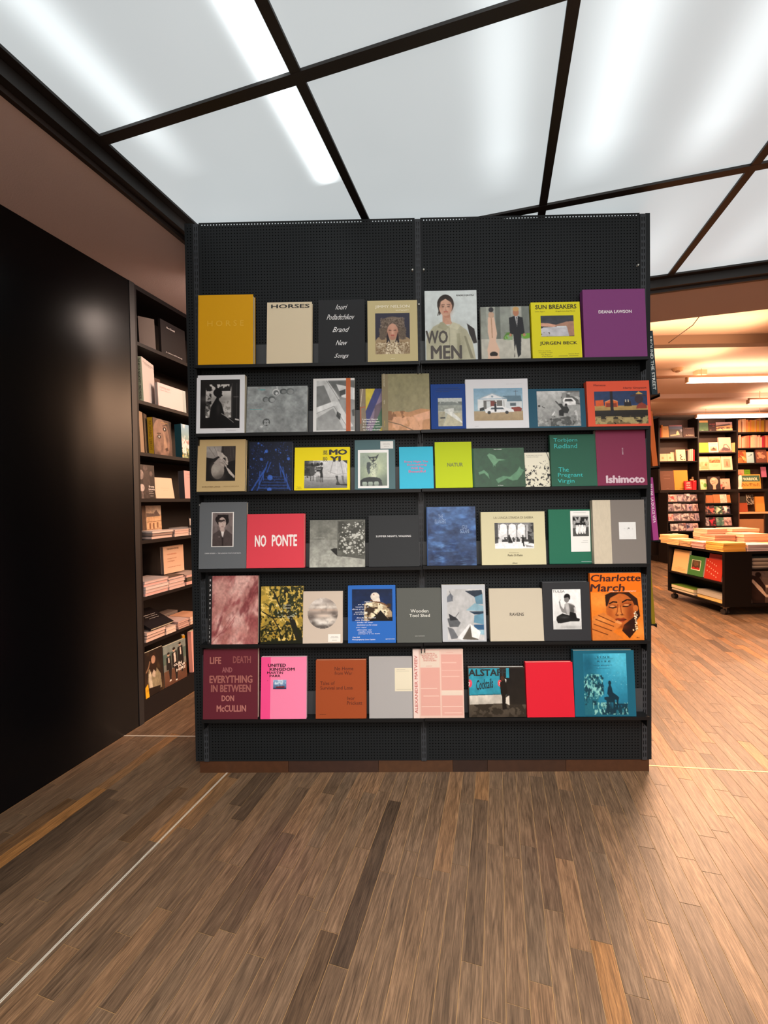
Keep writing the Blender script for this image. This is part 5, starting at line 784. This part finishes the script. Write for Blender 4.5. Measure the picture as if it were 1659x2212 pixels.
# magazine rack
def rack(x0, x1, zs, depth, label, step, H, items, nm):
    o = tag(empty('magazine_rack', (x0, YF - .04, 0)), label, 'rack')
    MB().box(-.02, 0, -depth, .05, .0, 1.595).build('side_panel', DK, o); MB().box(x1 - x0, x1 - x0 + .018, -depth, .05, .0, 1.595).build('side_panel', DK, o)
    MB().box(0, x1 - x0, .03, .05, 0, 1.595).build('back_panel', mat('14100f', .6), o)
    for i, z in enumerate(zs):
        y = -.06 - .03 * i
        MB().box(.001, x1 - x0 - .001, y - .03, .03, z - .025, z).box(.001, x1 - x0 - .001, y - .035, y - .03, z - .025, z + .008).build('tray', mat('120e0d', .5), o)
        x = .02 + (.03 * i if step and i < 4 else 0); n = 0
        rq = random.Random(nm * 100 + i)
        while x < x1 - x0 - .07 and not (i == 4 and n > 1):
            wd = rq.choice(items[i][1]); wd = min(wd, x1 - x0 - x - .01)
            c = items[i][0][n % len(items[i][0])]
            ops = 'g %s %s;W %s .48 3 3 .9;W %s .56 3 4 .9;P %s %d %d %d %d %d %d;N .3 5 6' % (c[0], c[1], c[2], c[3], c[2], rq.randint(0, 40), rq.randint(0, 50), rq.randint(50, 100), rq.randint(10, 60), rq.randint(10, 90), rq.randint(70, 100))
            h = H * rq.uniform(.9, 1.)
            book((x0 + x, YF - .04 + y - .022, z + .0005), wd, h, .006, c[0], '%s, %s from the left in row %s of the %s rack' % (items[i][2], ordn[n], ['one', 'two', 'three', 'four', 'five'][i], 'left' if nm == 1 else 'right'), 'magazines in the racks below the counter', pics=[(0, 0, 100, 100, ops)] if c[2] != c[3] else (), lean=R(9), hard=False, cell=.0085, cat='magazine', seed=nm * 50 + i * 9 + n, name='magazine')
            x += wd + .006; n += 1
pinks = [('c8a8a0', 'b88c88', '7a5c5c', 'd8c8c0'), ('d8b4a8', 'c09088', 'a84c4c', 'e0d0c8'), ('8a7880', '6a5c68', 'b8a8a8', '3c3038'), ('c8b8b8', 'a89898', '54484c', 'e0d8d4'), ('6a5c60', '4a3c44', 'c8b0a8', '8a4c44'), ('b89ca4', '98848c', '3c3c54', 'd8c4c0')]
tans = [('a8683c', 'a06034', '90582c', '90582c'), ('a06038', '985830', '90582c', '90582c'), ('b07040', 'a86838', '90582c', '90582c')]
discs = [('2c2428', '3c3034', 'd88c74', 'e0b49c'), ('342c30', '2c2428', 'c8544c', 'e0a890'), ('3c5c4c', '2c3c34', 'd8c8a8', '5c8c6c'), ('24202c', '34303c', 'd8d0c8', 'c88c74')]
w1 = [.12, .15, .17]
rack(6.04, 6.83, [1.385, 1.165, .945, .725, .50], .25, 'black magazine rack below the counter, left one', True, .185,
     [(pinks, w1, 'magazine'), (pinks[2:] + pinks[:2], w1, 'magazine'), (pinks[1:] + pinks[:1], w1, 'magazine'), (pinks[3:] + pinks[:3], w1, 'magazine'), ([('e0c8b8', 'd8c0b4', 'd0b8b0', 'd0b8b0')], w1, 'white leaflet')], 1)
rack(6.87, 7.58, [1.345, 1.09, .83], .25, 'black magazine rack below the counter, right one', False, .205,
     [([tans[0], tans[1], tans[0], ('d8bca8', 'd4b8a4', 'c8a894', 'd8bca8'), tans[2], tans[1]], [.13, .15], 'tan card folder'), (discs, w1, 'picture card'), ([pinks[3], ('2c2024', '3c2428', 'c03040', '7a2430'), ('54786c', '4c6c60', '3c5c50', 'c8b8b0'), pinks[0], pinks[2], pinks[5]], w1, 'magazine')], 2)

# ================================================================ book trolley in the back room
TX, TY, TR = 4.075, 4.98, R(4)
tr = tag(empty('book_trolley', (TX, TY, 0), TR), 'black wheeled book trolley stacked with piles of books', 'trolley')
TT = .80; TL, TD = 1.7, .95; TB = .105
BK = mat('0e0909', .5, spec=.25)
MB().box(0, TL, 0, TD, TT - .03, TT).build('top_board', BK, tr)
MB().box(0, TL, 0, TD, TB, TB + .03).build('bottom_board', BK, tr)
MB().box(0, .36, 0, .02, TB + .03, TT - .03).build('front_panel', BK, tr)
MB().box(1.0, TL, 0, .02, TB + .03, TT - .03).build('front_panel', BK, tr)
MB().box(0, .3, TD - .02, TD, TB + .03, TT - .03).build('rear_panel', BK, tr)
MB().box(0, .28, .02, .035, TB + .03, TT - .03).build('end_post', BK, tr)
MB().box(.285, .30, .02, TD - .02, TB + .03, TT - .03).build('inner_partition', mat('0d0908', .6), tr)
MB().box(.001, .285, .036, TD - .021, .385, .405).build('end_shelf', BK, tr)
MB().box(.36, 1.0, .30, .315, TB + .03, TT - .03).build('inner_partition', mat('0d0908', .6), tr)
MB().box(.361, .999, .012, .30, .56, .58).build('front_shelf', BK, tr)
for x, y in ((.06, .06), (.06, TD - .06), (TL - .06, .06), (TL - .06, TD - .06)):
    c_ = MB().cyl((x - .03, y, .034), (x - .008, y, .034), .034, 16).cyl((x + .008, y, .034), (x + .03, y, .034), .034, 16).build('caster', mat('2c2826', .35), tr)
    MB().box(x - .007, x + .007, y - .022, y + .022, .03, .088).box(x - .03, x + .03, y - .03, y + .03, .088, TB).build('caster_fork', mat('8a827a', .3, .8), c_)
def tw(x, y, z=0.):
    c, s_ = math.cos(TR), math.sin(TR); return (TX + c * x - s_ * y, TY + s_ * x + c * y, z)
# books in the end openings: they face the left, so their x axis runs from the back corner to the near one
def TBk(y1, W, z, H, col, label, T=.03, inn=.03, lean=R(9), **k):
    return book(tw(inn, y1, z + .0006), W, H, T, col, label, 'books in the end opening of the trolley', rz=TR - math.pi / 2, lean=lean, cell=.006, **k)
TBk(.915, .28, .405, .325, 'd8ac74', 'tall cream book standing in the trolley’s upper end opening', texts=['––––––|50|8|60|.6|b08c60', 'Agneta|56|78|36|4|c08454', 'and the Forest|54|84|70|4|c08454', '–––––––|54|90|60|1|c08454'], hard=False)
TBk(.625, .26, .405, .27, '3c6a34', 'green cover with framed face in the trolley’s upper end opening', pics=[(20, 20, 78, 72, 'g d0d0b0 c8c8a8'), (23, 22, 75, 68, 'g 5a4c34 3c2c20;E 50 40 26 28 6a4834;P a82c28 0 84 30 72 50 84 72 70 100 84 100 100 0 100;N .25 4 4')], T=.04, page='e0d4c4', texts=['–––––|46|12|50|.8|2c4c28'])
TBk(.345, .26, .405, .27, 'a02c1c', 'brick-red cover with diagonal rows of pale capitals', T=.02, texts=[f'{ch}|{x}|{y}|6|6|e8a890|.04' for ch, x, y in (('L', 12, 10), ('A', 24, 15), ('R', 37, 20), ('G', 50, 25), ('E', 62, 30), ('M', 10, 34), ('E', 23, 40), ('A', 36, 46), ('T', 49, 52), ('E', 62, 57), ('R', 76, 63), ('S', 14, 60), ('T', 27, 66), ('E', 41, 72), ('M', 55, 78), ('S', 69, 84))])
TBk(.345, .26, .405, .335, 'd0544c', 'coral cover rising behind the brick-red one', T=.018, inn=.065, hard=False)
TBk(.072, .03, .405, .29, 'b01c38', 'crimson edge right of the brick-red cover', T=.02, inn=.03, hard=False)
def tpile(x, y, z, W, Dp, ts, cols, pages, label, g='piles of books on the trolley', **k):
    return pile(tw(x, y, z), TR + k.pop('turn', 0), W, Dp, ts, cols, pages, label, g, **k)
tpile(.02, .50, TB + .031, .2, .40, [.03, .045], ['dcccb0', '5c7a2c'], ['dcc8a8', 'e0c49c'], 'book lying in the trolley’s lower end opening, far pile', g='books in the end opening of the trolley')
tpile(.02, .045, TB + .031, .2, .40, [.045, .06], ['c8a458', '9a9080'], ['d8b46c', 'a8a090'], 'book lying in the trolley’s lower end opening, near pile', g='books in the end opening of the trolley')
tpile(.40, .03, .58, .5, .22, [.015] * 8, ['8a7a6c', 'b8a894', '6a5c50'], ['b8a088', '8a7868'], 'thin book on the trolley’s front shelf', g='thin books on the front shelf of the trolley', spine_front=True)
book(tw(.375, .03, TB + .031), .36, .40, .03, '4a3830', 'large photo book of a figure with raised arms in the trolley’s front', 'books in the end opening of the trolley', rz=TR, lean=R(7), cell=.006, pics=[(0, 0, 6, 100, 'g b0a090 9a8a7c'), (6, 0, 100, 100, 'g 8a7468 5a4438;P 2c1c18 0 10 40 20 60 50 50 100 0 100;W 3c2820 .5 3 3 .7;P d8b89c 4 30 14 26 44 52 60 74 90 76 90 84 56 82 30 58;E 36 12 12 8 2c1c18;P e0c4a8 60 44 96 48 96 56 60 52;N .2 6 6')])
# piles on top: (x, y, w, d, thicknesses, cover colours, page colours, label)
P_ = [
 (.0, .02, .30, .26, [.026] * 4, ['d8983c', 'dca24a'], ['e0a850', 'd89a44'], 'golden-yellow book at the trolley’s front corner', dict(spine_front=True)),
 (.33, .02, .36, .26, [.022, .022, .022, .014], ['b0a4a0', '8c8480', 'c8b0ac'], ['dcb8b0', 'c8b4b0'], 'grey and pink book right of the golden pile', {}),
 (.72, .02, .3, .26, [.03, .026, .022], ['dca874', 'd89a68'], ['e0b484'], 'amber book at the right of the trolley’s front row', {}),
 (.0, .31, .2, .2, [.014] * 6, ['d8a8a0', 'c08c80', 'dcb4a8'], ['d8a898', 'c89888'], 'pink booklet on the trolley’s left edge, behind the golden pile', {}),
 (.0, .53, .2, .19, [.02, .02, .02, .018], ['6a3c2c', 'd8a070'], ['dca878', 'e0b080'], 'brown-edged book on the trolley’s left edge, middle', {}),
 (.0, .74, .26, .22, [.02, .022, .02, .022], ['dcb080', 'e0b888'], ['e4b87c', 'dcac70'], 'cream book on the trolley’s far left corner, nearer pile', {}),
 (.05, .98, .3, .2, [.024] * 5, ['dcb080', 'd09c6c'], ['e4b87c', 'dcac70'], 'cream book on the trolley’s far edge', {}),
 (.24, .40, .30, .24, [.024, .024, .022, .024, .022, .026, .02], ['8a5038', 'dca27c', 'a8644c'], ['dc9c78', 'e0b08c'], 'brown-spined book of the tall left pile', {}),
 (.36, .66, .30, .24, [.028, .026, .028, .026, .028, .03, .03, .03], ['dca88c', 'e0b498'], ['e4b494', 'dca484'], 'pale pink book of the tallest pile, at the back', {}),
 (.56, .30, .36, .28, [.034, .03, .04, .04, .04], ['e0b08c', 'd8a07c'], ['e8b894', 'e0a884'], 'thick cream-pink book of the centre pile', {}),
 (.95, .32, .36, .26, [.05], ['d88468'], ['e09c80'], 'coral book under the red-spined one', dict(spine_front=True)),
 (.70, .62, .4, .28, [.03, .03, .034, .034, .034, .034, .034], ['dca888', 'e0b498'], ['e8bc98', 'e0ac8c'], 'cream-pink book of the right back pile', {}),
]
for x, y, wd, dp, ts, cols, pages, lab, kw in P_:
    tpile(x, y, TT + .0005, wd, dp, ts, cols, pages, lab, **kw)
o = tag(empty('book', tw(.96, .33, TT + .0525), TR - .04), 'dark-red spined book JULIE MEHRETU on the coral book', 'book', 'piles of books on the trolley')
MB().box(0, .34, 0, .24, 0, .003).box(0, .34, 0, .24, .037, .04).box(0, .34, 0, .003, .003, .037).build('cover', mat('8a1c1c', .5), o)
MB().box(.003, .337, .004, .238, .003, .037).build('page_block', mat('e0b898', .8), o)
v, f = glyphs('JULIE MEHRETU', .02, 0); meshobj('spine_lettering', [(.03 + a * .24, -.0006 - .00005 * l_, .01 + c * .02) for a, c, l_ in v], f, mat('e8c0a8', .5), o)
tpile(.98, .36, TT + .094, .32, .24, [.03, .03], ['dca47c', 'e0b48c'], ['e8bc90', 'e0ac84'], 'cream book lying on the red-spined one')
